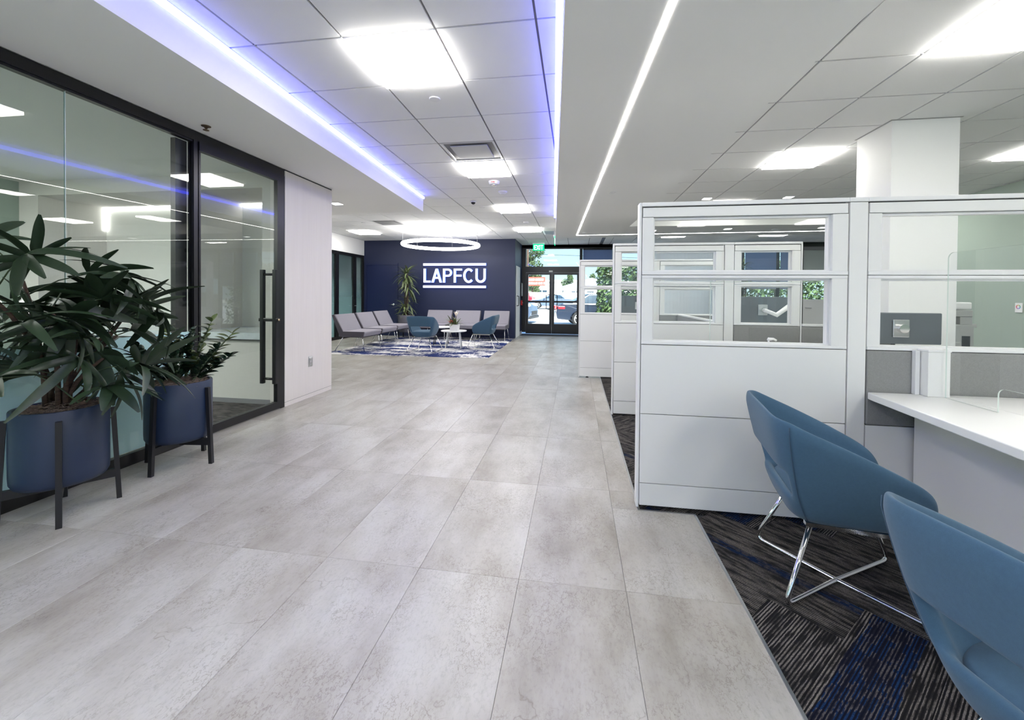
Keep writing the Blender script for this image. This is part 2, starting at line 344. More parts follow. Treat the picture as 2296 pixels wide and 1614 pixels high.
# ------------------------------------------------------------------ mesh builder
class MB:
    def __init__(self): self.v, self.f = [], []
    def add(self, vs, fs, T=None):
        o = len(self.v)
        self.v += [tuple(T @ Vector(p)) if T else tuple(p) for p in vs]
        self.f += [tuple(i+o for i in f) for f in fs]
        return self
    def box(self, x0, y0, z0, x1, y1, z1, T=None):
        vs = [(x0, y0, z0), (x1, y0, z0), (x1, y1, z0), (x0, y1, z0), (x0, y0, z1), (x1, y0, z1), (x1, y1, z1), (x0, y1, z1)]
        return self.add(vs, [(0, 3, 2, 1), (4, 5, 6, 7), (0, 1, 5, 4), (1, 2, 6, 5), (2, 3, 7, 6), (3, 0, 4, 7)], T)
    def prism(self, poly, z0, z1, T=None):
        n = len(poly)
        vs = [(p[0], p[1], z0) for p in poly] + [(p[0], p[1], z1) for p in poly]
        a = sum(poly[i][0]*poly[(i+1) % n][1]-poly[(i+1) % n][0]*poly[i][1] for i in range(n))
        bot, top = list(range(n)), list(range(n, 2*n))
        sides = [(i, (i+1) % n, n+(i+1) % n, n+i) for i in range(n)]
        fs = [tuple(bot[::-1]), tuple(top)] + sides
        if a < 0: fs = [f[::-1] for f in fs]
        return self.add(vs, fs, T)
    def tube(self, pts, r, n=8, cap=True, T=None, closed=False):
        pts = [Vector(p) for p in pts]; k = len(pts)
        rr = r if isinstance(r, (list, tuple)) else [r]*k
        vs, fs = [], []
        up = None
        for i, p in enumerate(pts):
            if closed: t = pts[(i+1) % k]-pts[i-1]
            else: t = (pts[min(i+1, k-1)]-pts[max(i-1, 0)])
            t.normalize()
            if up is None:
                up = Vector((0, 0, 1)) if abs(t.z) < 0.9 else Vector((1, 0, 0))
            a = t.cross(up)
            if a.length < 1e-5: a = t.orthogonal()
            a.normalize(); b = a.cross(t); up = b
            for j in range(n):
                q = 2*PI*j/n
                vs.append(p + a*math.cos(q)*rr[i] + b*math.sin(q)*rr[i])
        for i in range(k if closed else k-1):
            for j in range(n):
                i2 = (i+1) % k
                fs.append((i*n+j, i2*n+j, i2*n+(j+1) % n, i*n+(j+1) % n))
        if cap and not closed:
            fs.append(tuple(range(n))[::-1][::-1]); fs.append(tuple(range((k-1)*n, k*n))[::-1])
        return self.add(vs, fs, T)
    def lathe(self, prof, n=32, T=None):
        vs, fs = [], []
        k = len(prof)
        for r, z in prof:
            for j in range(n):
                q = 2*PI*j/n; vs.append((r*math.cos(q), r*math.sin(q), z))
        for i in range(k-1):
            for j in range(n):
                fs.append((i*n+j, i*n+(j+1) % n, (i+1)*n+(j+1) % n, (i+1)*n+j))
        if prof[0][0] > 1e-6: fs.append(tuple(range(n))[::-1])
        if prof[-1][0] > 1e-6: fs.append(tuple(range((k-1)*n, k*n)))
        return self.add(vs, fs, T)
    def grid(self, rows, T=None, flip=False):
        n = len(rows[0]); vs = [p for r in rows for p in r]
        fs = [(i*n+j, i*n+j+1, (i+1)*n+j+1, (i+1)*n+j) for i in range(len(rows)-1) for j in range(n-1)]
        if flip: fs = [f[::-1] for f in fs]
        return self.add(vs, fs, T)
    def mesh(self, name, smooth=False, weld=False):
        me = bpy.data.meshes.new(name); me.from_pydata(self.v, [], self.f); me.update()
        if weld or smooth:
            bm = bmesh.new(); bm.from_mesh(me)
            if weld: bmesh.ops.remove_doubles(bm, verts=bm.verts, dist=1e-5)
            bmesh.ops.recalc_face_normals(bm, faces=bm.faces)
            bm.to_mesh(me); bm.free()
        if smooth:
            for p in me.polygons: p.use_smooth = True
        return me
    def build(self, name, m, parent=None, loc=None, rot=None, smooth=False, bevel=0, weld=False, angle=None, kind=None):
        me = self.mesh(name, smooth, weld); me.materials.append(m)
        return put(name, me, parent, loc, rot, bevel, angle if smooth else None, kind)
def put(name, me, parent=None, loc=None, rot=None, bevel=0, angle=None, kind=None):
    o = bpy.data.objects.new(name, me); COL.objects.link(o)
    if parent: o.parent = parent
    if loc is not None: o.location = loc
    if rot is not None: o.rotation_euler = rot
    if bevel:
        b = o.modifiers.new('bevel', 'BEVEL'); b.width = bevel; b.segments = 2; b.limit_method = 'ANGLE'; b.angle_limit = math.radians(40)
    if angle:
        for a, bm_ in ((angle, me),):
            sharp(bm_, a)
    if kind: o['kind'] = kind
    return o
def sharp(me, deg):
    bm = bmesh.new(); bm.from_mesh(me); lim = math.radians(deg)
    for e in bm.edges:
        if len(e.link_faces) == 2 and e.calc_face_angle(0) > lim: e.smooth = False
    bm.to_mesh(me); bm.free()
def box(x0, y0, z0, x1, y1, z1): return MB().box(x0, y0, z0, x1, y1, z1)
def tag(o, label, cat, group=None):
    o['label'] = label; o['category'] = cat
    if group: o['group'] = group
    return o
def thing(name, label, cat, loc=(0, 0, 0), rz=0.0, group=None):
    o = bpy.data.objects.new(name, None); COL.objects.link(o); o.location = loc; o.rotation_euler = (0, 0, rz)
    o.empty_display_size = 0.1
    return tag(o, label, cat, group)
def struct(o, label, cat):
    o['kind'] = 'structure'; o['label'] = label; o['category'] = cat; return o
def sroot(name, label, cat, loc=(0, 0, 0), rz=0.0):
    return struct(thing(name, label, cat, loc, rz), label, cat)
def copy_tree(o, parent=None):
    c = o.copy(); COL.objects.link(c)
    if parent: c.parent = parent
    for ch in list(o.children): copy_tree(ch, c)
    return c
def clip_poly(poly, a, b, c):
    """keep a*x+b*y<=c"""
    out = []
    for i in range(len(poly)):
        p, q = poly[i], poly[(i+1) % len(poly)]
        dp, dq = a*p[0]+b*p[1]-c, a*q[0]+b*q[1]-c
        if dp <= 0: out.append(p)
        if (dp < 0 < dq) or (dq < 0 < dp):
            t = dp/(dp-dq); out.append((p[0]+(q[0]-p[0])*t, p[1]+(q[1]-p[1])*t))
    return out
def clip_rect(poly, x0, y0, x1, y1):
    for a, b, c in ((-1, 0, -x0), (1, 0, x1), (0, -1, -y0), (0, 1, y1)):
        if len(poly) < 3: return []
        poly = clip_poly(poly, a, b, c)
    return poly
def area(poly):
    return abs(sum(poly[i][0]*poly[(i+1) % len(poly)][1]-poly[(i+1) % len(poly)][0]*poly[i][1] for i in range(len(poly))))/2 if len(poly) > 2 else 0
# ================================================================== SETTING
XL = lambda y: -2.217-0.0535*(y-1.616)      # edge of the left soffit
XR0 = lambda y: -0.064-0.0545*(y-1.92)      # corridor edge of the right soffit
XR1 = lambda y: 1.37-0.058*(y-2.13)         # far edge of the right soffit
ZS, ZC = 2.592, 2.851
PL = [(XL(-6.9), -6.9), (XL(6.45), 6.45), (-6.35, 6.66), (-6.35, 4.96), (-3.142, 4.96), (-3.142, -6.9)]
PR = [(XR0(-6.9), -6.9), (XR1(-6.9), -6.9), (XR1(8.32), 8.32), (7.9, 8.55), (7.9, 9.75), (XR0(9.85), 9.85)]
def inside(poly, x, y):
    r = False
    for i in range(len(poly)):
        (x0, y0), (x1, y1) = poly[i-1], poly[i]
        if (y0 > y) != (y1 > y) and x < (x1-x0)*(y-y0)/(y1-y0)+x0: r = not r
    return r

ZC_ = ZC
# ---- floor of vinyl tiles
floor = struct(MB().prism([(-6.6, 4.96), (-3.2, 4.96), (-3.2, -6.9), (0.69, -6.9), (0.69, 2.48), (0.38, 2.48), (0.38, 12.62), (0.38, 13.3), (-6.6, 13.3)], -0.08, -0.0035)
               .build('floor', mat('joint_shadow', hexc(140, 136, 132), 0.8)), 'pale grey concrete look vinyl tile floor of the hall', 'floor')
TW, TL = 0.4572, 0.9144
def tile_prism(poly, z0, z1, inset):
    n = len(poly)
    cx = sum(p[0] for p in poly)/n; cy = sum(p[1] for p in poly)/n
    mb = MB(); vs = []
    sg = lambda d: -inset if d > 0 else inset
    vs = [(p[0], p[1], z0) for p in poly]+[(p[0], p[1], z1-0.0012) for p in poly]+[(p[0]+sg(p[0]-cx), p[1]+sg(p[1]-cy), z1) for p in poly]
    fs = [tuple(range(2*n, 3*n))]
    for k in (0, n):
        fs += [(k+i, k+(i+1) % n, k+n+(i+1) % n, k+n+i) for i in range(n)]
    return mb.add(vs, fs)
full_tile = None
LVT = [(-6.35, 4.97, 0.372, 12.62), (-3.155, -0.9, 0.68, 2.48), (-3.155, 2.48, 0.372, 4.97)]
for i in range(-13, 4):
    for j in range(-3, 13):
        x0, y0 = -0.6928+i*TW, 1.7845+j*TL
        g = 0.0005
        p = [(x0+g, y0+g), (x0+TW-g, y0+g), (x0+TW-g, y0+TL-g), (x0+g, y0+TL-g)]
        pieces = [clip_rect(p, *r) for r in LVT]
        tot = sum(area(q) for q in pieces)
        if tot < 0.004: continue
        if tot > TW*TL*0.985 and max(area(q) for q in pieces) > 0:
            if full_tile is None:
                full_tile = tile_prism([(-TW/2+g, -TL/2+g), (TW/2-g, -TL/2+g), (TW/2-g, TL/2-g), (-TW/2+g, TL/2-g)], -0.0035, 0, 0.0009).mesh('tile'); full_tile.materials.append(M_FLOOR)
            put('tile', full_tile, floor, (x0+TW/2, y0+TL/2, 0))
        else:
            for q in pieces:
                if area(q) > 0.004:
                    cx = sum(a[0] for a in q)/len(q); cy = sum(a[1] for a in q)/len(q)
                    tile_prism([(a[0]-cx, a[1]-cy) for a in q], -0.0035, 0, 0.0009).build('tile', M_FLOOR, floor, (cx, cy, 0))
# floor behind the camera, plain
box(-3.155, -6.9, -0.003, 0.68, -0.9, 0).build('floor_edge', M_FLOOR, floor)

# ---- carpet of planks laid herringbone at 45 degrees
carpet = struct(MB().prism([(0.69, -6.9), (7.95, -6.9), (7.95, 13.3), (0.38, 13.3), (0.38, 2.48), (0.69, 2.48)], -0.08, -0.004).build('carpet', M_CORE), 'dark striped carpet planks beside the grey floor', 'carpet')
CW, CL_ = 0.25, 1.0
CREG = [(0.69, 0.0, 3.2, 2.49), (0.382, 2.49, 3.2, 7.5)]
NCARP = 0
ox, oy = 1.152, 1.836
c45 = math.cos(PI/4)
def w45(u, v): return (ox+(u-v)*c45, oy+(u+v)*c45)
rests = MB()
rc = random.Random(21)
for k in range(-44, 45):
    for l in range(-6, 7):
        bu, bv = -CW*k+CL_*l, CW*k+CL_*l
        for kind_, u0, v0, du, dv, rot in (('h', bu-CL_, bv-CW, CL_, CW, PI/4), ('v', bu-CW, bv, CW, CL_, 3*PI/4)):
            g = 0.0006; pick = rc.random()
            quad = [w45(*q) for q in ((u0+g, v0+g), (u0+du-g, v0+g), (u0+du-g, v0+dv-g), (u0+g, v0+dv-g))]
            pcx, pcy = w45(u0+du/2, v0+dv/2)
            mt = M_CARPET_B if pick < 0.09 else M_CARPET_E if pick < 0.24 else M_CARPET
            if (k, l, kind_) == (0, 0, 'h'): mt = M_CARPET_B
            if (k, l, kind_) == (0, 0, 'v'): mt = M_CARPET_E
            if k in (-1, 1) and l == 0: mt = M_CARPET
            for rg in CREG:
                q = clip_rect(quad, *rg)
                if area(q) < 0.002: continue
                if pcy < 4.9 and pcx < 2.3:
                    r2 = rot if kind_ == 'h' else rot+PI
                    r2 = r2+PI if (k, l, kind_) == (0, 0, 'v') else r2
                    ca, sa = math.cos(-r2), math.sin(-r2)
                    loc = [((p[0]-pcx)*ca-(p[1]-pcy)*sa, (p[0]-pcx)*sa+(p[1]-pcy)*ca) for p in q]
                    MB().prism(loc, -0.004, 0.001).build('carpet_plank', mt, carpet, (pcx, pcy, 0), (0, 0, r2)); NCARP += 1
                else:
                    rests.prism(q, -0.004, 0.001)
rests.build('carpet_field', M_CARPET, carpet, kind='stuff')
MB().prism([(3.2, 0), (7.9, 0), (7.9, 13.2), (0.382, 13.2), (0.382, 7.5), (3.2, 7.5)], -0.004, 0.0).build('carpet_field', M_CARPET, carpet, kind='stuff')
mat_ = struct(box(-1.70, 12.63, -0.003, 0.36, 13.2, 0.004).build('floor_mat', mat('mat_pile', hexc(58, 60, 66), 0.95, noise=((300, 300, 300), 0.3))), 'dark entrance mat recessed in front of the glass entry doors', 'mat')
mat_['kind'] = 'thing'

# ---- metal strip between tiles and carpet
st = sroot('trim_1', 'thin silver metal strip between grey tile and dark carpet', 'trim')
box(0.676, -6.9, -0.002, 0.688, 2.486, 0.004).build('strip', M_STEEL, st)
box(0.368, 2.474, -0.002, 0.688, 2.486, 0.0042).build('strip', M_STEEL, st)
box(0.368, 2.486, -0.002, 0.380, 12.6, 0.004).build('strip', M_STEEL, st)

# ---- ceilings
ceil_a = struct(MB().prism([(-3.2, -7.0), (0.75, -7.0), (0.75, 13.35), (-6.5, 13.35), (-6.5, 4.9), (-3.2, 4.9)], ZC+0.012, ZC+0.2).build('ceiling', M_GRID), 'white acoustic tile ceiling over the hall and waiting area', 'ceiling')
ceil_b = struct(MB().prism([(0.75, -7.0), (8.0, -7.0), (8.0, 13.35), (0.75, 13.35)], ZC+0.012, ZC+0.2).build('ceiling', M_GRID), 'white acoustic tile ceiling over the cubicles', 'ceiling')
G = 0.6096
MB().prism([(-3.0, -6.9), (5.95, -6.9), (5.95, -0.705), (-3.0, -0.705)], ZC, ZC+0.011).build('ceiling_field', M_TILE, ceil_a)
GA, GB = (-2.0772, 2.4146), (1.6214, 3.1154)
LIGHTS_A = {(1, 0), (1, 4), (1, 8), (1, 12), (-6, 12), (1, -4), (-2, 12), (-6, 8)}
LIGHTS_B = {(1, -1), (1, 3), (5, 3), (5, -1), (1, 7), (5, 7), (1, -5), (5, -5), (1, 13), (5, 13)}
SPECIAL_A = {(1, 3), (-4, 10), (2, 13)}
hw = G/2-0.0075
def ceiling_tile(w, d):
    """bottom-facing tile with a small stepped edge"""
    mb = MB(); e = 0.006
    mb.box(-w, -d, 0, w, d, 0.011)
    return mb
ct = ceiling_tile(hw, hw).mesh('ceiling_tile'); ct.materials.append(M_TILE)
tbar = MB()
def lay(regions, org, skip, parent):
    for i in range(-10, 18):
        for j in range(-9, 19):
            x0, y0 = org[0]+i*G, org[1]+j*G
            q4 = [(x0, y0), (x0+G, y0), (x0+G, y0+G), (x0, y0+G)]
            if all(inside(PL, *p) or inside(PR, *p) for p in q4): continue
            if (i, j) in skip: continue
            c = 0.0075; sq = [(x0+c, y0+c), (x0+G-c, y0+c), (x0+G-c, y0+G-c), (x0+c, y0+G-c)]
            for rg in regions:
                q = clip_rect(sq, *rg); a = area(q)
                if a < 0.003: continue
                if a > 0.352: put('ceiling_tile', ct, parent, (x0+G/2, y0+G/2, ZC))
                else:
                    cx = sum(k[0] for k in q)/len(q); cy = sum(k[1] for k in q)/len(q)
                    MB().prism([(k[0]-cx, k[1]-cy) for k in q], 0, 0.011).build('ceiling_tile', M_TILE, parent, (cx, cy, ZC))
lay([(-3.0, -0.7, 0.7, 6.0), (-6.35, 6.0, 0.7, 13.2)], GA, LIGHTS_A | SPECIAL_A, ceil_a)
lay([(0.8, -0.7, 5.95, 8.6), (0.8, 9.5, 7.9, 13.2)], GB, LIGHTS_B, ceil_b)

# ---- soffits with the lines of light
sof_l = struct(MB().prism(PL, ZS, ZC-0.002).build('soffit', M_CEILP), 'lowered white soffit along the glass office wall', 'soffit')
sof_r = struct(MB().prism(PR, ZS+0.008, ZC-0.002).build('soffit', M_CEILP), 'lowered white soffit over the cubicle edge', 'soffit')
def strip(a, b, w, z0, z1, side=0.0):
    d = (Vector(b)-Vector(a)); n = Vector((-d.y, d.x)).normalized()
    a2, b2 = Vector(a)+n*side, Vector(b)+n*side
    return MB().prism([tuple(a2-n*w/2), tuple(b2-n*w/2), tuple(b2+n*w/2), tuple(a2+n*w/2)], z0, z1)
t = thing('cove_light', 'blue glowing light strip along the top of the soffit by the glass office', 'light')
strip((XL(-6.8)+0.018, -6.8), (XL(6.42)+0.018, 6.42), 0.03, ZC-0.062, ZC-0.028).build('light_strip', E_COVE, t)
t = thing('cove_light', 'blue glowing light strip along the top of the soffit by the cubicles', 'light')
strip((XR0(-6.8)-0.022, -6.8), (XR0(8.3)-0.022, 8.3), 0.04, ZC-0.062, ZC-0.028).build('light_strip', E_COVE, t)
t = thing('linear_light', 'slim white line of light recessed in the right soffit with a corner', 'light')
LX = lambda y: 0.426-0.0572*(y-1.994)
strip((LX(-6.8), -6.8), (LX(9.43), 9.43), 0.026, ZS+0.005, ZS+0.02).build('light_strip', E_STRIP, t)
strip((LX(9.43)+0.014, 9.42), (7.8, 9.19), 0.026, ZS+0.005, ZS+0.02).build('light_strip', E_STRIP, t)

# ---- walls of the hall
wn = struct(box(-6.45, 11.7, 0, -1.73, 11.9, ZC).build('wall_north', M_NAVY), 'deep navy feature wall behind the waiting area', 'wall')
bb = struct(MB().box(-5.25, 11.688, 0, -1.724, 11.7, 0.10).build('baseboard_north', M_NAVYD), 'navy baseboard along the feature wall', 'baseboard')
wr = sroot('wall_return', 'navy side wall running from the feature wall to the entry doors', 'wall')
box(-1.9, 11.9, 0, -1.73, 13.2, ZC).build('wall_panel', M_NAVY, wr)
box(-1.729, 12.78, 0, -1.718, 13.2, 0.1).build('baseboard', mat('pale_base', hexc(190, 194, 204), 0.5), wr)
wl = sroot('wall_west', 'white wall above the far glass office front', 'wall')
box(-6.5, 4.96, 2.4, -6.352, 11.7, ZC).build('wall_panel', M_WHITE, wl)
box(-6.5, 4.96, 0, -6.352, 8.6, 2.4).build('wall_panel', M_WHITE, wl)
pier = sroot('wall_pier', 'pale wood panelled wall end between glass office and waiting area', 'wall')
box(-3.32, 4.082, 0.05, -3.142, 4.955, ZS-0.014).build('wood_panel', M_WOOD, pier)
box(-3.318, 4.085, ZS-0.014, -3.146, 4.952, ZS).build('shadow_gap', M_CORE, pier)
box(-3.318, 4.085, 0.046, -3.146, 4.952, 0.05).build('shadow_gap', M_CORE, pier)
box(-3.32, 4.082, 0, -3.142, 4.955, 0.046).build('baseboard', M_WOOD, pier)
# outside shell so that no daylight leaks in
sh = sroot('wall_back', 'plain white walls behind the camera and round the cubicles', 'wall')
for q_ in ((-7.2, 0, -2.9, 2.9), (5.8, 0, 8.1, 2.9), (-2.9, 0, 5.8, 0.5), (-2.9, 2.55, 5.8, 2.9)): box(q_[0], -7.1, q_[1], q_[2], -6.9, q_[3]).build('wall_panel', M_WHITE, sh)
wb = sroot('fill_window', 'unseen street windows added behind the viewer for fill daylight', 'window')  # unseen openings added so daylight fills the room from behind
for k in range(6): box(-2.9+k*1.71, -7.05, 0.5, -2.83+k*1.71, -6.95, 2.55).build('mullion', M_BLACKS, wb)
box(-2.83, -7.006, 0.5, 5.72, -6.994, 2.55).build('pane', M_GLASS, wb)
box(-10.2, -7.2, 2.98, 8.2, 13.3, 3.2).build('roof_slab', M_WHITE, sh)
box(-6.5, 11.9, 0, -1.9, 13.3, 2.9).build('wall_panel', M_CORE, sh)
box(-1.9, 13.2, 2.76, 8.0, 13.34, 3.0).build('header_panel', M_BLACKS, sh)
we = struct(MB().box(5.95, -6.9, 0, 6.15, 8.2, ZC).build('wall_east', M_SAGE), 'sage green wall behind the copier', 'wall')
we2 = sroot('wall_east_far', 'white wall in the far corner past the cubicles', 'wall')
box(6.15, 8.0, 0, 8.0, 8.2, ZC).build('wall_panel', M_WHITE, we2)
box(7.9, 8.2, 0, 8.0, 13.3, ZC).build('wall_panel', M_WHITE, we2)
# column among the cubicles
co = sroot('column', 'square white column rising above the cubicle partitions', 'column')
box(2.802, 4.23, 0, 3.335, 4.70, ZC-0.004).build('shaft', M_WHITE, co)
MB().box(2.786, 4.214, ZC-0.003, 3.351, 4.23, ZC-0.0005).box(2.786, 4.23, ZC-0.003, 2.802, 4.716, ZC-0.0005).build('collar', mat('collar_grey', hexc(170, 170, 170), 0.6), co)

# ---- glass office on the left
ow = sroot('wall_office', 'pale linen covered back wall of the glass office with two lit alcoves', 'wall')
Yb = 4.15
box(-6.95, Yb, 2.424, -3.32, 4.97, 2.62).build('header', M_LINEN, ow)
box(-6.95, Yb, 0, -3.32, 4.97, 0.715).build('lower_panel', M_LINEN, ow)
box(-6.95, Yb, 0.715, -6.56, 4.97, 2.424).build('side_panel', M_LINEN, ow)
box(-4.53, Yb, 0.80, -4.40, 4.90, 2.424).build('divider', M_LINEN, ow)
box(-3.477, Yb, 0.715, -3.32, 4.97, 2.424).build('side_panel', M_LINEN, ow)
box(-6.56, 4.90, 0.80, -3.477, 4.97, 2.424).build('alcove_back', mat('pale_alcove', hexc(222, 221, 217), 0.7, noise=((200, 200, 200), 0.03)), ow)
box(-6.56, 4.115, 0.725, -3.477, 4.90, 0.80).build('marble_ledge', M_MARBLE, ow)
box(-6.56, 4.112, 0.715, -3.477, 4.16, 0.725).build('ledge_edge', M_CORE, ow)
box(-6.9, Yb-0.012, 0, -3.33, Yb-0.001, 0.05).build('baseboard', M_GRID, ow)
MB().box(-6.5, 4.86, 2.405, -4.54, 4.895, 2.42).build('niche_strip', E_NICHE, ow)
MB().box(-6.555, 4.86, 2.10, -6.535, 4.88, 2.42).build('niche_strip', E_NICHE, ow)
MB().box(-4.38, 4.86, 2.405, -3.49, 4.895, 2.42).build('niche_strip', E_NICHE, ow)
os_ = sroot('wall_office_side', 'sage green side walls of the glass office', 'wall')
box(-7.0, -1.6, 0, -6.85, 4.15, 2.62).build('wall_panel', M_SAGE, os_)
box(-6.85, -1.6, 0, -3.2, -1.45, 2.62).build('wall_panel', M_SAGE, os_)
oc = struct(box(-7.0, -1.6, 2.6, -3.212, 4.15, 2.7).build('ceiling', M_CEILP), 'white ceiling inside the glass office', 'ceiling')
of = struct(box(-7.0, -1.6, -0.05, -3.212, 4.2, -0.001).build('floor', M_CARPET), 'grey carpet inside the glass office', 'floor')

# window_1: fixed office panes
w1 = sroot('window_1', 'black framed floor to ceiling glass front of the near office', 'window')
XG = -3.18
box(XG-0.03, -6.9, 2.516, XG+0.03, 4.08, ZS-0.001).build('head_frame', M_BLACKS, w1)
box(XG-0.022, -6.9, 2.50, XG+0.022, 3.0, 2.516).build('glazing_bead', M_BLACKS, w1)
box(XG-0.03, -6.9, 0, XG+0.03, 3.04, 0.085).build('sill_frame', M_BLACKS, w1)
box(XG-0.03, 3.003, 0.085, XG+0.03, 3.04, 2.516).build('mullion', M_BLACKS, w1)
box(XG-0.03, 4.035, 0, XG+0.034, 4.08, 2.516).build('jamb', M_BLACKS, w1)
for a, b_ in ((-6.9, -1.2), (-1.196, 0.47), (0.474, 2.142), (2.146, 3.003)):
    box(XG-0.005, a, 0.085, XG+0.005, b_, 2.505).build('pane', M_GLASS, w1)
for yj in (0.472, 2.144):
    box(XG-0.005, yj-0.002, 0.085, XG+0.005, yj+0.002, 2.505).build('pane_joint', M_ACRE, w1)
def film_mat(name, z0, z1, col, top):
    m, n, b = base_mat(name)
    g = node(n, 'ShaderNodeNewGeometry'); s = node(n, 'ShaderNodeSeparateXYZ'); n.links.new(g.outputs['Position'], s.inputs[0])
    mr = node(n, 'ShaderNodeMapRange'); mr.inputs[1].default_value = z0; mr.inputs[2].default_value = z1; mr.inputs[3].default_value = 0.93; mr.inputs[4].default_value = top
    n.links.new(s.outputs['Z'], mr.inputs[0]); n.links.new(mr.outputs[0], b.inputs['Alpha'])
    b.inputs['Base Color'].default_value = (*col, 1); b.inputs['Roughness'].default_value = 0.6
    b.inputs['Transmission Weight'].default_value = 0.0
    return m
M_FILM = film_mat('frosted_film', 0.80, 0.92, hexc(224, 250, 254), 0.85)
for a, b_ in ((-1.19, 0.468), (0.478, 2.14), (2.15, 3.0)):
    box(XG-0.0075, a, 0.09, XG-0.0062, b_, 0.92).build('frosted_film', M_FILM, w1)
box(-3.26, 2.90, 0.0, -3.215, 3.0, 2.5).build('parked_stile', M_BLACKS, w1)

# door_1: sliding door with a long ladder pull
d1 = sroot('door_1', 'black framed sliding glass door with a tall black ladder pull', 'door')
XD = -3.165
box(XD-0.02, 3.045, 2.44, XD+0.025, 4.03, 2.512).build('top_rail', M_BLACKS, d1)
box(XD-0.02, 3.045, 0.012, XD+0.025, 4.03, 0.085).build('bottom_rail', M_BLACKS, d1)
box(XD-0.02, 3.965, 0.085, XD+0.025, 4.03, 2.44).build('stile', M_BLACKS, d1)
box(XD-0.02, 3.045, 0.085, XD+0.02, 3.062, 2.44).build('stile', M_BLACKS, d1)
box(XD-0.004, 3.06, 0.085, XD+0.006, 3.967, 2.442).build('pane', M_GLASS, d1)
hp = MB().box(XD+0.052, 3.852, 0.30, XD+0.092, 3.89, 1.49).build('handle', M_BLACKS, d1, bevel=0.004)
MB().box(XD-0.092, 3.852, 0.30, XD-0.052, 3.89, 1.49).build('handle', M_BLACKS, d1, bevel=0.004)
for z in (0.35, 1.44):
    MB().tube([(XD-0.07, 3.872, z), (XD+0.07, 3.872, z)], 0.013, 10).build('standoff', M_BLACKS, hp, smooth=True)
MB().box(XD-0.11, 3.855, 0.95, XD+0.11, 3.89, 0.985).build('lock_case', M_BLACKS, hp, bevel=0.006)
MB().tube([(XD+0.108, 3.872, 0.967), (XD+0.122, 3.872, 0.967)], 0.011, 12).build('lock_cylinder', mat('brass', (0.7, 0.55, 0.35), 0.25, 1.0), hp, smooth=True)
# power outlet on the pier
t = thing('power_outlet', 'grey metal power outlet plate low on the wood panelled wall', 'outlet', (-3.141, 4.52, 0.432))
MB().box(0, -0.038, -0.062, 0.005, 0.038, 0.062).build('plate', M_STEEL, t, bevel=0.002)
MB().box(0.005, -0.018, -0.036, 0.008, 0.018, 0.036).build('socket', mat('grey_socket', hexc(176, 174, 174), 0.4), t)
for z in (-0.02, 0.02):
    MB().box(0.008, -0.009, z-0.007, 0.0085, -0.005, z+0.007).box(0.008, 0.005, z-0.007, 0.0085, 0.009, z+0.007).build('slot', M_CORE, t)
MB().box(0.005, -0.03, 0.042, 0.0065, 0.03, 0.056).build('indicator', M_PLASTIC, t)

# ---- door_2: navy flush door in the navy wall
d2 = sroot('door_2', 'navy flush door in the navy wall with a chrome lever', 'door')
DX0, DX1 = -6.25, -5.31
for bx in ((DX0-0.05, 0, DX0, 2.165), (DX1, 0, DX1+0.05, 2.165), (DX0, 2.115, DX1, 2.165)):
    box(bx[0], 11.672, bx[1], bx[2], 11.70, bx[3]).build('door_frame', M_NAVYD, d2)
box(DX0+0.003, 11.688, 0.012, DX1-0.003, 11.699, 2.110).build('door_leaf', mat('navy_leaf', hexc(19, 31, 70), 0.4), d2)
h = MB().lathe([(0.0, 0), (0.036, 0), (0.036, 0.006), (0.03, 0.012), (0.013, 0.014), (0.013, 0.05), (0, 0.05)], 20, Matrix.Translation((-5.40, 11.688, 0.93)) @ Matrix.Rotation(PI/2, 4, 'X')).build('rose', M_CHROME, d2, smooth=True)
MB().tube([(-5.40, 11.645, 0.93), (-5.44, 11.643, 0.931), (-5.52, 11.645, 0.925)], [0.012, 0.011, 0.008], 10).build('lever', M_CHROME, h, smooth=True)
# ---- door_3: white door on the return wall with a black pull
d3 = sroot('door_3', 'white door with black pull handle on the navy return wall', 'door')
box(-1.745, 11.915, 0, -1.722, 12.72, 2.10).build('door_leaf', M_WHITE, d3)
MB().tube([(-1.722, 12.02, 0.93), (-1.66, 12.02, 0.94), (-1.655, 12.02, 1.0), (-1.655, 12.02, 1.15), (-1.66, 12.02, 1.21), (-1.722, 12.02, 1.22)], 0.012, 8).build('pull_handle', M_BLACKS, d3, smooth=True)

# ---- window_3: far office front on the left
w3 = sroot('window_3', 'black framed glass office front behind the grey lounge chairs', 'window')
XW = -6.40
box(XW-0.04, 8.6, 2.32, XW+0.045, 11.7, 2.4).build('head_frame', M_BLACKS, w3)
box(XW-0.04, 8.6, 0, XW+0.045, 11.7, 0.08).build('sill_frame', M_BLACKS, w3)
for ya, yb in ((8.6, 8.66), (10.22, 10.36), (11.12, 11.26), (11.64, 11.7)):
    box(XW-0.04, ya, 0.08, XW+0.045, yb, 2.32).build('mullion', M_BLACKS, w3)
M_FILM2 = film_mat('gradient_film', 0.3, 1.75, hexc(150, 184, 190), 0.06)
for ya, yb in ((8.66, 10.22), (10.36, 11.12), (11.26, 11.64)):
    box(XW-0.005, ya, 0.08, XW+0.005, yb, 2.32).build('pane', M_GLASS, w3)
    box(XW-0.0095, ya, 0.08, XW-0.008, yb, 2.32).build('frosted_film', M_FILM2, w3)
hh = box(XW+0.045, 11.14, 0.83, XW+0.07, 11.22, 1.07).build('lock_plate', M_BLACKS, w3)
MB().tube([(XW+0.07, 11.18, 0.9), (XW+0.10, 11.18, 0.9), (XW+0.10, 11.08, 0.9)], 0.009, 8).build('lever', M_STEEL, hh, smooth=True)
fo = sroot('wall_far_office', 'grey walls of the far office seen through its glass front', 'wall')
box(-10.0, 8.5, 0, -9.9, 11.8, 2.6).build('wall_panel', M_SAGE, fo)
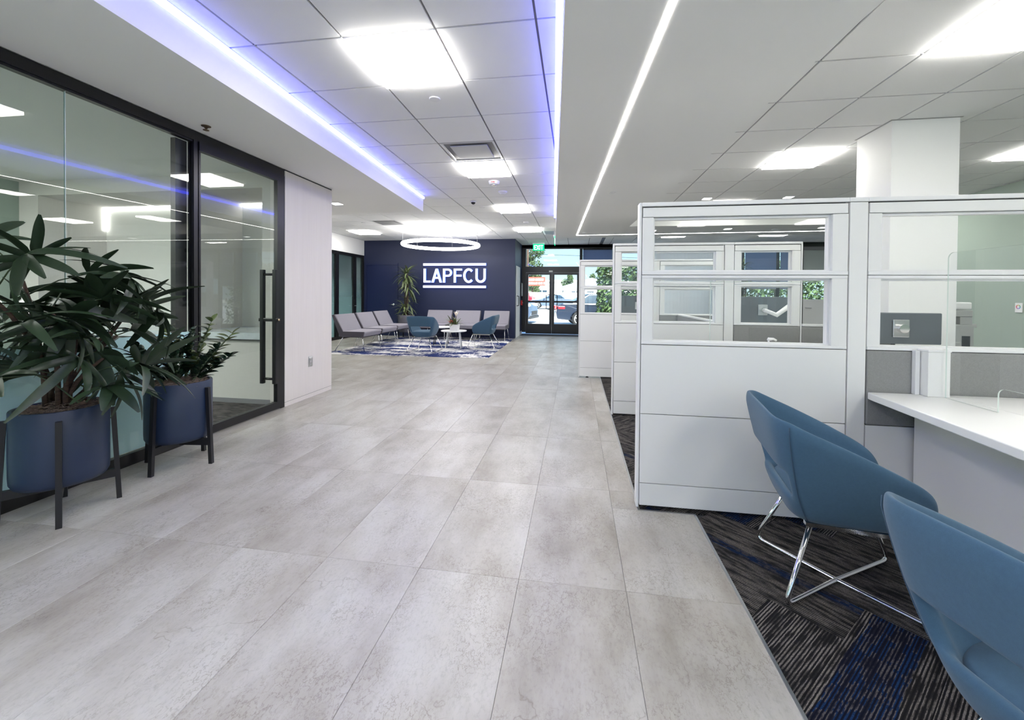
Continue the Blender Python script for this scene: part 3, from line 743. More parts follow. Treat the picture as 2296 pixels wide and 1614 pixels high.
box(-10.0, 11.7, 0, -6.45, 11.8, 2.6).build('wall_panel', mat('cool_grey_paint', hexc(170, 178, 186), 0.7), fo)
box(-10.0, 8.5, 0, -6.45, 8.6, 2.6).build('wall_panel', M_WHITE, fo)
box(-10.0, 8.5, 2.55, -6.45, 11.8, 2.7).build('ceiling_panel', M_CEILP, fo)
box(-10.0, 8.5, -0.05, -6.45, 11.8, 0.0).build('floor_panel', M_CARPET, fo)
box(-8.9, 9.6, 2.53, -8.3, 10.2, 2.55).build('light_panel', emis('far_office_glow', (1, 1, 1), 4.0), fo)

# ---- window_2: street front with double doors
w2 = sroot('window_2', 'black framed street window wall beyond the entry doors', 'window')
YS = 13.25
def fr(x0, z0, x1, z1, name='frame', par=w2, m=M_BLACKS, d=0.05): return box(x0, YS-d, z0, x1, YS+d, z1).build(name, m, par)
fr(-1.73, 2.72, 8.0, 2.86, 'head_frame')
fr(-1.73, 0.06, -1.60, 2.72, 'jamb')
for x in (0.10, 1.10, 2.20, 4.12, 4.84, 5.80, 6.44): fr(x, 0.0, x+0.09, 2.72, 'mullion')
fr(0.19, 0.0, 6.44, 0.12, 'sill_frame')
fr(-1.60, 1.97, 0.10, 2.16, 'transom_frame')
def pane(x0, z0, x1, z1, par=w2): return box(x0, YS-0.005, z0, x1, YS+0.005, z1).build('pane', M_GLASS, par)
pane(-1.60, 2.16, 0.10, 2.72)
for a, b_ in ((0.19, 1.10), (1.19, 2.20), (2.29, 4.12), (4.21, 4.84), (4.93, 5.80), (5.89, 6.44)): pane(a, 0.12, b_, 2.72)
d4 = sroot('door_4', 'pair of black framed glass entry doors with looped pulls', 'door')
for s, (x0, x1) in enumerate(((-1.595, -0.768), (-0.762, 0.097))):
    lf = fr(x0, 0.02, x0+0.075, 1.965, 'stile', d4)
    fr(x1-0.075, 0.02, x1, 1.965, 'stile', d4)
    fr(x0+0.075, 1.90, x1-0.075, 1.965, 'top_rail', d4)
    fr(x0+0.075, 0.02, x1-0.075, 0.33, 'kick_rail', d4)
    fr(x0+0.075, 1.012, x1-0.075, 1.072, 'mid_rail', d4)
    pane(x0+0.075, 1.072, x1-0.075, 1.90, d4); pane(x0+0.075, 0.33, x1-0.075, 1.012, d4)
    hx = (x1-0.11) if s == 0 else (x0+0.11); dx = -0.06 if s == 0 else 0.06
    MB().tube([(hx+dx*-0.5, YS-0.05, 0.80), (hx+dx*-0.5, YS-0.11, 0.80), (hx+dx, YS-0.11, 0.82), (hx+dx, YS-0.11, 1.25), (hx+dx*-0.5, YS-0.11, 1.27), (hx+dx*-0.5, YS-0.05, 1.27)], 0.013, 8).build('pull_handle', M_BLACKS, d4, smooth=True)
MB().box(-0.86, YS-0.09, 1.985, -0.74, YS-0.05, 2.03).build('closer_cap', M_PLASTIC, d4, bevel=0.008)
# blinds
for i, (a, b_, z0, lab) in enumerate(((0.20, 1.09, 2.16, 'blue grey roller shade in the window beside the entry doors'),
                                (4.94, 5.79, 1.50, 'wide blue grey roller shade above the far cubicle'),
                                (5.90, 6.43, 1.50, 'narrow blue grey roller shade beside the far white door'))):
    t = thing('roller_shade', lab, 'shade')
    box(a, YS-0.075, z0, b_, YS-0.071, 2.70).build('shade_cloth', M_SHADE, t)
    box(a, YS-0.085, z0-0.02, b_, YS-0.065, z0).build('hem_bar', M_STEEL, t)
    MB().tube([(a, YS-0.09, 2.70), (b_, YS-0.09, 2.70)], 0.025, 10).build('roller', M_BLACKS, t, smooth=True)
t = thing('vertical_blind', 'white vertical blind hanging bright in the far street window', 'blind')
box(2.29, YS-0.10, 2.66, 4.12, YS-0.06, 2.71).build('head_rail', M_PLASTIC, t)
sl_ = MB().box(-0.055, -0.001, 0, 0.055, 0.001, 2.3).mesh('slat'); sl_.materials.append(mat('blind_slat', hexc(236, 238, 244), 0.6))
for k in range(18): put('slat', sl_, t, (2.36+k*0.1, YS-0.08, 0.36), (0, 0, 0.25))
# far white door in the corner
d5 = sroot('door_5', 'white door with glass lite and chrome lever in the far corner', 'door')
box(6.535, YS-0.05, 0, 7.9, YS+0.05, 1.19).build('lower_leaf', M_WHITE, d5)
box(7.25, YS-0.05, 1.19, 7.9, YS+0.05, 2.72).build('side_leaf', M_WHITE, d5)
box(6.535, YS-0.05, 2.62, 7.25, YS+0.05, 2.72).build('dark_header', M_GRID, d5)
box(6.535, YS-0.004, 1.19, 7.25, YS+0.004, 2.62).build('pane', M_GLASS, d5)
box(6.54, YS-0.02, 1.75, 7.24, YS-0.016, 2.62).build('shade_cloth', mat('pale_shade', hexc(176, 186, 184), 0.8), d5)
MB().tube([(6.60, YS-0.05, 0.95), (6.60, YS-0.09, 0.95), (6.74, YS-0.09, 0.94)], 0.013, 8).build('lever', M_STEEL, d5, smooth=True)
# ================================================================== CEILING FITTINGS
def ceiling_light(org, i, j, label):
    t = thing('ceiling_light', label, 'light', (org[0]+(i+0.5)*G, org[1]+(j+0.5)*G, ZC), 0, 'square ceiling light panels')
    MB().box(-0.287, -0.287, -0.032, 0.287, 0.287, -0.004).build('diffuser', E_PANEL, t)
    w = 0.297; q = 0.29
    MB().box(-w, -w, -0.004, w, -q, 0.011).box(-w, q, -0.004, w, w, 0.011).box(-w, -q, -0.004, -q, q, 0.011).box(q, -q, -0.004, w, q, 0.011).build('frame', M_LAMT, t)
for org, i, j, lab in (
    (GA, 1, 0, 'square light panel in the hall ceiling, largest and nearest between the blue strips'),
    (GA, 1, 4, 'square light panel in the hall ceiling just beyond the square air diffuser'),
    (GA, 1, 8, 'third square light panel down the hall, beyond the dome camera'),
    (GA, 1, 12, 'fourth and last square light panel down the hall, near the exit sign'),
    (GA, -6, 12, 'square light panel in the waiting area ceiling by the far office front'),
    (GA, -6, 8, 'unseen fill light panel added in the waiting area ceiling past the wood pier'),  # added out of sight to brighten the waiting area
    (GA, -2, 12, 'square light panel in the waiting area ceiling behind the ring lamp'),
    (GA, 1, -4, 'unseen fill light panel added in the hall ceiling overhead of the viewer'),  # out of view, added to light the near hall
    (GB, 1, -1, 'square light panel above the counter, cut by the top of the picture'),
    (GB, 1, 3, 'square light panel above the cubicles, beside the white column'),
    (GB, 5, 3, 'square light panel beyond the white column over the sage wall'),
    (GB, 5, -1, 'square light panel over the copier side, out past the counter'),
    (GB, 1, 7, 'square light panel deep among the cubicles before the cross soffit'),
    (GB, 5, 7, 'square light panel deep in the far corner by the sage wall'),
    (GB, 1, -5, 'unseen fill light panel added behind the viewer over the carpet'),  # this one and the next are unseen, added as fill light
    (GB, 5, -5, 'unseen fill light panel added behind the viewer near the sage wall'),
    (GB, 1, 13, 'square light panel past the cross soffit near the street windows'),
    (GB, 5, 13, 'square light panel past the cross soffit in the far corner'),
    (GA, 1, -8, 'unseen fill light panel added in the hall ceiling, two places behind the viewer'),  # from here on: unseen panels added to light surfaces facing the camera
    (GA, 1, -12, 'unseen fill light panel added in the hall ceiling, three places behind the viewer'),
    (GB, 1, -9, 'unseen fill light panel added far behind the viewer over the carpet'),
    (GB, 5, -9, 'unseen fill light panel added far behind the viewer by the sage wall'),
    (GB, 1, -13, 'unseen fill light panel added at the back wall over the carpet'),
    (GB, 5, -13, 'unseen fill light panel added at the back wall by the sage wall')):
    ceiling_light(org, i, j, lab)
# unseen panels added out of frame to brighten the glass office
for xo, yo, lab in ((-5.3, 0.2, 'unseen fill panel added inside the glass office, out by its green end wall'), (-5.3, 2.0, 'unseen fill panel added inside the glass office, nearer the lit alcoves'),
                    (-6.3, 0.2, 'unseen fill panel added in the outer corner of the glass office'), (-6.3, 2.0, 'unseen fill panel added along the sage wall of the glass office')):
    t = thing('ceiling_light', lab, 'light', (xo, yo, 2.6), 0, 'square ceiling light panels')
    MB().box(-0.3, -0.3, -0.03, 0.3, 0.3, -0.002).build('diffuser', emis('office_fill_glow', (1, 0.98, 0.94), 27.0), t)

def downlight(x, y, z, label, r=0.075):
    t = thing('downlight', label, 'light', (x, y, z), 0, 'recessed downlights')
    MB().box(-r, -r, -0.004, r, r, -0.0005).build('trim_ring', M_LAMT, t)
    MB().box(-r*0.8, -r*0.8, -0.006, r*0.8, r*0.8, -0.004).build('lens', E_DOWN, t)
downlight(-3.56, 5.73, ZS, 'small bright downlight in the left soffit past the wood pier', 0.085)
downlight(1.55, 8.9, ZS+0.008, 'small square downlight at the soffit corner beside the nearest partition')
downlight(2.975, 8.82, ZS+0.008, 'small square downlight in the cross soffit, middle of its row')
downlight(4.70, 8.83, ZS+0.008, 'small square downlight in the cross soffit near the far corner')
downlight(2.1, 7.2, ZC, 'small square downlight in the tiles over the cubicles, by the soffit')
downlight(3.35, 7.25, ZC, 'small square downlight in the tiles over the cubicles, further out')

# square plaque air diffuser and flush return vent
t = thing('air_diffuser', 'white square ceiling air diffuser with a dark slot round its plaque', 'vent', (GA[0]+1.5*G, GA[1]+3.5*G, ZC))
w = 0.297
rows = []
for rr, z in ((w, 0.002), (0.275, 0.0), (0.245, 0.05), (0.22, 0.10)):
    rows.append([(-rr, -rr, z), (rr, -rr, z), (rr, rr, z), (-rr, rr, z), (-rr, -rr, z)])
MB().grid(rows).build('cone', mat('diffuser_white', hexc(214, 214, 214), 0.35), t)
MB().box(-0.22, -0.22, 0.10, 0.22, 0.22, 0.11).build('throat', M_LAMT, t)
MB().lathe([(0.0, 0.094), (0.14, 0.094), (0.14, 0.1)], 24).build('duct_opening', M_CORE, t)
MB().box(-0.205, -0.205, -0.006, 0.205, 0.205, 0.006).build('plaque', mat('plaque_white', hexc(186, 186, 186), 0.5), t, bevel=0.005)
MB().box(-0.02, -0.02, 0.006, 0.02, 0.02, 0.1).build('hanger', M_STEEL, t)
t = thing('return_vent', 'square grey return air vent in the waiting area ceiling', 'vent', (GA[0]-3.5*G, GA[1]+10.5*G, ZC))
MB().box(-w, -w, 0.0, w, -0.27, 0.011).box(-w, 0.27, 0, w, w, 0.011).box(-w, -0.27, 0, -0.27, 0.27, 0.011).box(0.27, -0.27, 0, w, 0.27, 0.011).build('frame', M_LAMT, t)
MB().box(-0.27, -0.27, 0.006, 0.27, 0.27, 0.009).build('grille', M_GRID, t)
MB().box(-0.21, -0.25, -0.008, 0.21, 0.19, 0.002).build('plaque', mat('vent_grey', hexc(150, 150, 150), 0.5), t)
t = thing('return_vent', 'dark edged air vent near the entry door ceiling by the exit sign', 'vent', (GA[0]+2.5*G, GA[1]+13.5*G, ZC))
MB().box(-w, -w, 0.0, w, w, 0.009).build('frame', M_LAMT, t)
MB().box(-0.25, -0.25, -0.006, 0.25, 0.25, 0.0).build('grille', mat('vent_dark', hexc(120, 132, 142), 0.5), t)

def disc(name, x, y, z, label, cat, prof, m=M_PLASTIC):
    t = thing(name, label, cat, (x, y, z))
    MB().lathe(prof, 24).build('body', m, t, smooth=True, angle=35)
    return t
disc('sprinkler_cover', -1.161, 3.27, ZC, 'round white sprinkler cover on the hall ceiling past the nearest light', 'sprinkler', [(0, -0.010), (0.042, -0.010), (0.046, -0.006), (0.046, -0.001)])
disc('sprinkler_cover', -1.727, 7.46, ZC, 'flat round white sprinkler cover beyond the dome camera', 'sprinkler', [(0, -0.006), (0.05, -0.006), (0.05, -0.001)])
disc('sprinkler_cover', -4.753, 8.72, ZC, 'flat round sprinkler cover beside the return air vent', 'sprinkler', [(0, -0.006), (0.05, -0.006), (0.05, -0.001)])
disc('sprinkler_cover', -4.80, 10.6, ZC, 'flat round sprinkler cover over the grey lounge chairs', 'sprinkler', [(0, -0.006), (0.05, -0.006), (0.05, -0.001)])
disc('sprinkler_cover', 0.455, 5.56, ZS+0.008, 'round sprinkler cover in the right soffit near the nearest partition', 'sprinkler', [(0, -0.008), (0.045, -0.008), (0.045, -0.001)])
disc('sprinkler_cover', 0.16, 9.01, ZS+0.008, 'round sprinkler cover inside the corner of the white light line', 'sprinkler', [(0, -0.008), (0.045, -0.008), (0.045, -0.001)])
disc('sprinkler_cover', 3.9, 8.95, ZS+0.008, 'round sprinkler cover between the two cross soffit downlights', 'sprinkler', [(0, -0.008), (0.06, -0.008), (0.06, -0.001)])
disc('ceiling_speaker', -2.184, 10.3, ZC, 'round white ceiling speaker near the ring lamp', 'speaker', [(0, -0.012), (0.13, -0.012), (0.145, -0.006), (0.145, -0.001)])
disc('ceiling_speaker', 1.2, 11.4, ZC, 'round ceiling speaker behind the soffit by the street window', 'speaker', [(0, -0.02), (0.13, -0.02), (0.145, -0.006), (0.145, -0.001)])
t = disc('smoke_alarm', -1.162, 5.76, ZC, 'white ceiling fire alarm with red lettering and a strobe lens', 'alarm', [(0, -0.045), (0.062, -0.045), (0.074, -0.03), (0.08, -0.004), (0.08, -0.001)])
MB().lathe([(0, -0.075), (0.02, -0.07), (0.032, -0.055), (0.034, -0.045)], 20).build('strobe_lens', M_CHROME, t, smooth=True)
def strokes(text, h, w, gap, th):
    """block capital letters as thin bars in x-z, used for FIRE and EXIT"""
    S_ = {'F': [(0, 0, 0, 1), (0, 1, 1, 1), (0, .52, .8, .52)], 'I': [(.5, 0, .5, 1)], 'R': [(0, 0, 0, 1), (0, 1, .9, 1), (.9, 1, .9, .52), (0, .52, .9, .52), (.35, .52, 1, 0)],
          'E': [(0, 0, 0, 1), (0, 1, 1, 1), (0, .52, .8, .52), (0, 0, 1, 0)], 'X': [(0, 0, 1, 1), (0, 1, 1, 0)], 'T': [(.5, 0, .5, 1), (0, 1, 1, 1)]}
    out = []; x = 0
    for ch in text:
        mb = MB(); ww = w*(0.35 if ch == 'I' else 1)
        for a, b, c, d in S_[ch]:
            p, q = Vector((a*ww, b*h)), Vector((c*ww, d*h)); dr = (q-p).normalized(); nr = Vector((-dr.y, dr.x))*th/2; p = p-dr*th/2; q = q+dr*th/2
            pts = [p-nr, q-nr, q+nr, p+nr]
            vs = [(k.x, 0, k.y) for k in pts]+[(k.x, 0.004, k.y) for k in pts]
            mb.add(vs, [(0, 1, 2, 3), (7, 6, 5, 4), (0, 4, 5, 1), (1, 5, 6, 2), (2, 6, 7, 3), (3, 7, 4, 0)])
        out.append((mb, x)); x += ww+gap
    return out, x-gap
let, wd = strokes('FIRE', 0.014, 0.010, 0.005, 0.003)
for mb, x in let:
    mb.build('letter', M_RED, t, (x-wd/2, -0.079, -0.034))
disc('smoke_detector', -1.141, 6.33, ZC, 'small white smoke detector behind the fire alarm', 'detector', [(0, -0.045), (0.03, -0.045), (0.04, -0.036), (0.065, -0.02), (0.07, -0.001)])
t = disc('dome_camera', -1.764, 6.94, ZC, 'small black dome camera in a white ring on the hall ceiling', 'camera', [(0.03, -0.02), (0.05, -0.02), (0.055, -0.012), (0.055, -0.001)])
MB().lathe([(0, -0.055), (0.02, -0.05), (0.034, -0.036), (0.038, -0.02)], 20).build('dome', M_BLACKS, t, smooth=True)
disc('smoke_detector', -1.1, 9.02, ZC, 'small white smoke detector just before the last hall light panel', 'detector', [(0, -0.04), (0.03, -0.04), (0.06, -0.02), (0.065, -0.001)])
t = disc('sprinkler', -2.97, 2.94, ZS, 'bare brass sprinkler head in the left soffit by the glass door', 'sprinkler', [(0, -0.004), (0.034, -0.004), (0.034, -0.001)], mat('aged_brass', hexc(120, 100, 80), 0.4, 0.8))
MB().lathe([(0, -0.004), (0.012, -0.005), (0.012, -0.018), (0.006, -0.022), (0.006, -0.03), (0.022, -0.032), (0.022, -0.035), (0, -0.035)], 14).build('deflector', mat('aged_brass', hexc(120, 100, 80), 0.4, 0.8), t, smooth=True, angle=35)

# exit signs
def exit_sign(x, y, z, rz, label):
    t = thing('exit_sign', label, 'sign', (x, y, z), rz, 'green exit signs')
    MB().box(-0.17, -0.004, -0.20, 0.17, 0.004, 0).build('panel', E_GREEN, t)
    MB().box(-0.18, -0.03, 0, 0.18, 0.03, 0.03).build('housing', M_STEEL, t)
    let, wd = strokes('EXIT', 0.12, 0.055, 0.022, 0.02)
    for mb, lx in let:
        mb.build('letter', E_EXITW, t, (lx-wd/2, -0.0085, -0.165))
    return t
exit_sign(-1.13, 12.45, 2.79, 0, 'green glowing exit sign hanging before the entry doors')
t = exit_sign(-0.54, 10.35, 2.70, PI/2, 'green exit sign seen edge on behind the soffit corner')
MB().box(-0.02, -0.02, 0.03, 0.02, 0.02, 0.15).build('stem', M_STEEL, t)

# ring pendant
t = thing('ring_pendant', 'large round glowing ring lamp hanging over the waiting area', 'lamp', (-3.33, 9.9, 2.475))
MB().tube([(0.93*math.cos(k*PI/36), 0.93*math.sin(k*PI/36), 0) for k in range(72)], 0.042, 12, closed=True).build('ring', E_RING, t, smooth=True)
for k in range(6):
    a = PI/6+k*PI/3
    MB().tube([(0.93*math.cos(a), 0.93*math.sin(a), 0.04), (0.93*math.cos(a), 0.93*math.sin(a), ZC-2.475)], 0.0025, 5).build('cable', M_STEEL, t)
    MB().lathe([(0, 0), (0.014, 0), (0.014, 0.05), (0, 0.05)], 10, Matrix.Translation((0.93*math.cos(a), 0.93*math.sin(a), ZC-2.475-0.05))).build('cable_cap', M_STEEL, t, smooth=True, angle=35)

# ================================================================== CUBICLE PARTITIONS
TH = 0.07
def panel_unit(t, x0, x1, y, fabric=False, end=False, left_stile=0.066, right_stile=0.08):
    """one framed panel section: base, two or three skins, two window lights, top band"""
    yb = y+TH
    P = lambda a, b, c, d, name, m, inset=0.0, bev=0.0015: box(a, y+inset, b, c, yb-inset, d).build(name, m, t, bevel=bev)
    box(x0+0.012, y+0.014, 0.03, x1-0.012, yb-0.014, 0.967).build('core', M_CORE, t)
    P(x0+0.003, 0.022, x1-0.003, 0.150, 'base_cover', M_LAM)
    P(x0+0.003, 0.154, x1-0.003, 0.557, 'lower_skin', M_LAM)
    P(x0+0.003, 0.561, x1-0.003, 0.963, 'middle_skin', M_PANELFAB if fabric else M_LAM, -0.004 if fabric else 0, 0.006 if fabric else 0.0015)
    P(x0+0.003, 0.967, x1-0.003, 0.983, 'sill', M_LAMT, -0.003)
    for za, zb in ((0.983, 1.352), (1.392, 1.703)):
        P(x0+0.003, za, x0+left_stile, zb, 'stile', M_LAM)
        P(x1-right_stile, za, x1-0.003, zb, 'stile', M_LAM)
        xa, xb = x0+left_stile, x1-right_stile
        box(xa, y+0.036, za, xb, y+0.042, zb).build('pane', M_GLASSP, t)
        mb = MB().box(xa, y+0.022, za, xa+0.010, y+0.056, zb).box(xb-0.010, y+0.022, za, xb, y+0.056, zb).box(xa+0.01, y+0.022, zb-0.012, xb-0.01, y+0.056, zb).box(xa+0.01, y+0.022, za, xb-0.01, y+0.056, za+0.008)
        mb.build('glazing_frame', M_LAMT, t)
    P(x0+0.003, 1.352, x1-0.003, 1.368, 'mid_rail', M_LAMT, -0.002)
    P(x0+0.003, 1.371, x1-0.003, 1.392, 'mid_rail', M_LAMT, -0.004)
    P(x0+0.006, 1.706, x1-0.006, 1.760, 'top_band', M_LAM)
    box(x0+0.012, y+0.014, 1.708, x1-0.012, yb-0.014, 1.767).build('core', M_CORE, t)
    for xf in (x0+0.12, x1-0.12):
        MB().lathe([(0, 0.0), (0.022, 0.0), (0.022, 0.008), (0.008, 0.01), (0.008, 0.03), (0, 0.03)], 12, Matrix.Translation((xf, y+TH/2, 0))).build('glide_foot', M_CORE, t)
def post(t, x0, x1, y):
    box(x0+0.003, y-0.002, 0.022, x1-0.003, y+TH+0.002, 1.764).build('post_cover', M_LAM, t, bevel=0.0015)
def end_trim(t, x, y):
    box(x, y, 0.007, x+0.015, y+TH, 1.79).build('end_trim', M_LAMT, t, bevel=0.004)
def cap(t, x0, x1, y):
    box(x0, y-0.004, 1.767, x1, y+TH+0.004, 1.79).build('top_cap', M_LAMT, t, bevel=0.003)

t = thing('cubicle_partition', 'nearest white cubicle partition with two glass lights and grey fabric wing', 'partition')
end_trim(t, 0.36, 2.5); panel_unit(t, 0.375, 1.46, 2.5); post(t, 1.46, 1.553, 2.5)
panel_unit(t, 1.553, 3.05, 2.5, True); cap(t, 0.3752, 1.4600, 2.5); cap(t, 1.4608, 1.5522, 2.5); cap(t, 1.553, 3.05, 2.5)
t = thing('cubicle_partition', 'second white cubicle partition, seen through the glass of the nearest one', 'partition')
end_trim(t, 0.377, 4.41); panel_unit(t, 0.392, 1.461, 4.41); post(t, 1.461, 1.553, 4.41)
panel_unit(t, 1.553, 2.16, 4.41, True); end_trim(t, 2.161, 4.41); cap(t, 0.3922, 1.553, 4.41); cap(t, 1.5535, 2.1605, 4.41)
t = thing('low_partition', 'low grey fabric partition joining the second partition to the column', 'partition')
box(2.18, 4.42, 0.02, 2.795, 4.47, 0.555).build('lower_skin', M_LAM, t, bevel=0.002)
box(2.18, 4.415, 0.558, 2.795, 4.475, 0.962).build('middle_skin', M_PANELFAB, t, bevel=0.005)
box(2.18, 4.41, 0.965, 2.795, 4.48, 0.985).build('top_cap', M_LAMT, t, bevel=0.002)
t = thing('cubicle_partition', 'third white cubicle partition, farthest out into the hall', 'partition')
end_trim(t, 0.043, 6.37); panel_unit(t, 0.058, 1.13, 6.37); post(t, 1.13, 1.22, 6.37); panel_unit(t, 1.22, 2.2, 6.37, True)
cap(t, 0.0582, 1.13, 6.37); cap(t, 1.1305, 2.2, 6.37)
# panel running back between the first and second bays
t = thing('cubicle_partition', 'white cubicle partition seen end on along the second bay', 'partition')
def side_unit(t, x, y0, y1):
    box(x, y0, 0.022, x+TH, y1, 0.150).build('base_cover', M_LAM, t, bevel=0.0015)
    box(x, y0, 0.154, x+TH, y1, 0.557).build('lower_skin', M_LAM, t, bevel=0.0015)
    box(x-0.003, y0, 0.561, x+TH+0.003, y1, 0.963).build('middle_skin', M_PANELFAB, t, bevel=0.005)
    box(x, y0, 0.967, x+TH, y1, 0.985).build('sill', M_LAMT, t)
    box(x+0.01, y0+0.02, 0.02, x+TH-0.01, y1-0.02, 0.967).build('core', M_CORE, t)
side_unit(t, 1.47, 4.49, 6.36)

# desk furniture of the nearest bay: transaction counter along the fabric wing
t = thing('reception_counter', 'white counter top with pointed corner in front of the two teal chairs', 'counter')
EDGE = lambda y: 1.551-0.073*(2.455-y)
poly = [(1.556, 2.488), (EDGE(2.44), 2.44), (EDGE(0.2), 0.2), (1.93, 0.2), (1.93, 2.488)]
MB().prism(poly, 0.703, 0.740).build('counter_top', M_LAM, t, bevel=0.004)
MB().box(1.932, 0.2, 0.703, 2.95, 2.488, 0.740).build('work_surface', M_LAM, t, bevel=0.004)
box(1.776, 0.2, 0.012, 1.80, 2.482, 0.70).build('modesty_panel', M_LAM, t, bevel=0.001)
box(2.90, 0.3, 0.0, 2.93, 2.40, 0.70).build('support_panel', M_LAM, t)
t = thing('end_post', 'short white square post standing on the counter against the fabric panel', 'post')
box(1.793, 2.425, 0.741, 1.893, 2.49, 0.972).build('body', M_LAM, t, bevel=0.0015)
box(1.790, 2.422, 0.972, 1.896, 2.492, 0.983).build('cap', M_LAMT, t, bevel=0.001)
MB().box(1.768, 2.470, 0.741, 1.788, 2.494, 0.972).build('side_trim', M_LAMT, t)
# clear guard along the counter with a pass through slot
t = thing('sneeze_guard', 'clear acrylic guard with rounded corner standing on the white counter', 'guard')
GX = 1.862
pts = []
Y1, Y0, Z0, Z1, rr = 2.41, 0.3, 0.742, 1.478, 0.03
def arc(cy, cz, r, a0, a1, n=6): return [(cy+r*math.cos(a0+(a1-a0)*k/n), cz+r*math.sin(a0+(a1-a0)*k/n)) for k in range(n+1)]
pts = [(Y1, Z0)] + arc(Y1-rr, Z1-rr, rr, 0, PI/2) + [(Y0, Z1), (Y0, Z0), (1.35, Z0)] + arc(1.38, 0.82, 0.03, PI, PI/2)[0:] + arc(2.115, 0.82, 0.03, PI/2, 0) + [(2.145, Z0)]
n = len(pts); th = 0.006
vs = [(GX-th/2, p[0], p[1]) for p in pts]+[(GX+th/2, p[0], p[1]) for p in pts]
MB().add(vs, [tuple(range(n)), tuple(range(2*n-1, n-1, -1))]).build('sheet', M_ACRYL, t)
MB().add(vs, [(i, n+i, n+(i+1) % n, (i+1) % n) for i in range(n)]).build('polished_edge', M_ACRE, t)
t = thing('sneeze_guard', 'second clear acrylic guard standing behind the partition glass', 'guard')
box(1.0, 3.30, 0.741, 2.0, 3.306, 1.36).build('sheet', M_ACRYL, t)
for zz in ((1.0, 3.2985, 1.357, 2.0, 3.3075, 1.361), (0.997, 3.2985, 0.741, 1.0, 3.3075, 1.361)): box(*zz).build('polished_edge', M_ACRE, t)

# second bay: desk, monitor, task chair, sanitiser
t = thing('office_desk', 'white desk inside the second cubicle behind the nearest glass', 'desk')
MB().box(0.95, 2.60, 0.70, 2.75, 3.35, 0.738).build('desk_top', M_LAM, t, bevel=0.003)
for lx in (1.0, 2.7):
    MB().box(lx-0.02, 2.65, 0, lx+0.02, 3.3, 0.70).build('leg', M_LAM, t)
def monitor(x, y, z, rz, label, w=0.56, h=0.33, arm=True):
    t = thing('monitor', label, 'monitor', (x, y, z), rz, 'desk monitors')
    s = MB().box(-w/2, -0.012, 0, w/2, 0.012, h).build('housing', M_SCRGREY, t, bevel=0.006)
    MB().box(-w/2+0.006, 0.012, 0.006, w/2-0.006, 0.0135, h-0.006).build('screen', M_CORE, t)
    MB().box(-0.05, -0.022, h/2-0.06, 0.05, -0.012, h/2+0.06).build('mount_plate', M_STEEL, t, bevel=0.004)
    MB().lathe([(0, 0), (0.03, 0), (0.03, 0.03), (0, 0.03)], 20, Matrix.Translation((0, -0.022, h/2)) @ Matrix.Rotation(PI/2, 4, 'X')).build('pivot', M_CHROME, t, smooth=True, angle=35)
    if arm:
        MB().tube([(0, -0.06, h/2), (0.10, -0.12, h/2-0.05), (0.25, -0.10, h/2+0.06)], [0.022, 0.026, 0.026], 12).build('arm', M_PLASTIC, t, smooth=True)
        MB().tube([(0.25, -0.10, h/2+0.06), (0.26, -0.09, h/2-0.02), (0.27, -0.08, -0.19)], [0.026, 0.024, 0.02], 12).build('arm_post', M_PLASTIC, t, smooth=True)
        MB().lathe([(0, -0.192), (0.05, -0.192), (0.05, -0.18), (0, -0.18)], 18, Matrix.Translation((0.27, -0.08, 0))).build('clamp_base', M_PLASTIC, t, smooth=True, angle=35)
    return t
monitor(2.20, 3.22, 0.932, 0, 'dark monitor back with a steel mount plate behind the fabric wing', 0.50, 0.215, False)
MB().tube([(2.13, 3.20, 1.0), (2.10, 3.15, 0.93), (2.10, 3.12, 0.74)], 0.02, 10)
def task_chair(x, y, rz, label):
    t = thing('task_chair', label, 'chair', (x, y, 0), rz, 'office task chairs')
    ring = []
    W, H = 0.23, 0.52
    path = []
    for k in range(33):
        a = 2*PI*k/32
        path.append((W*math.copysign(abs(math.cos(a))**0.6, math.cos(a)), 0.22+0.05*abs(math.cos(a)), 0.74+H/2*math.copysign(abs(math.sin(a))**0.7, math.sin(a))))
    MB().tube(path[:-1], 0.016, 8, closed=True).build('back_frame', M_DARKP, t, smooth=True)
    rows = [[(W*0.93*u*math.sqrt(max(0, 1-abs(v)**3)), 0.22+0.05*abs(u), 0.74+H/2*v) for u in (-1, -0.5, 0, 0.5, 1)] for v in (-0.97, -0.8, -0.4, 0, 0.4, 0.8, 0.97)]
    MB().grid(rows).build('back_mesh', mat('mesh_back', hexc(96, 98, 100), 0.8), t, smooth=True)
    MB().lathe([(0, 0.44), (0.2, 0.44), (0.24, 0.46), (0.24, 0.49), (0.2, 0.51), (0, 0.51)], 24).build('seat', M_DARKP, t, smooth=True)
    MB().tube([(0, 0.15, 0.44), (0, 0.30, 0.46), (0, 0.27, 0.62)], 0.025, 8).build('spine', M_DARKP, t, smooth=True)
    MB().tube([(0, 0, 0.09), (0, 0, 0.44)], 0.025, 12).build('gas_lift', M_STEEL, t, smooth=True)
    for k in range(5):
        a = k*2*PI/5
        lg = MB().tube([(0, 0, 0.10), (0.28*math.cos(a), 0.28*math.sin(a), 0.07)], [0.025, 0.016], 8).build('leg', M_DARKP, t, smooth=True)
        MB().lathe([(0, -0.012), (0.028, -0.012), (0.028, 0.012), (0, 0.012)], 12, Matrix.Translation((0.28*math.cos(a), 0.28*math.sin(a), 0.028)) @ Matrix.Rotation(PI/2, 4, 'X')).build('caster', M_CORE, lg, smooth=True, angle=35)
    return t
task_chair(2.52, 3.72, 0.15, 'dark mesh backed office chair behind the monitor and fabric wing')
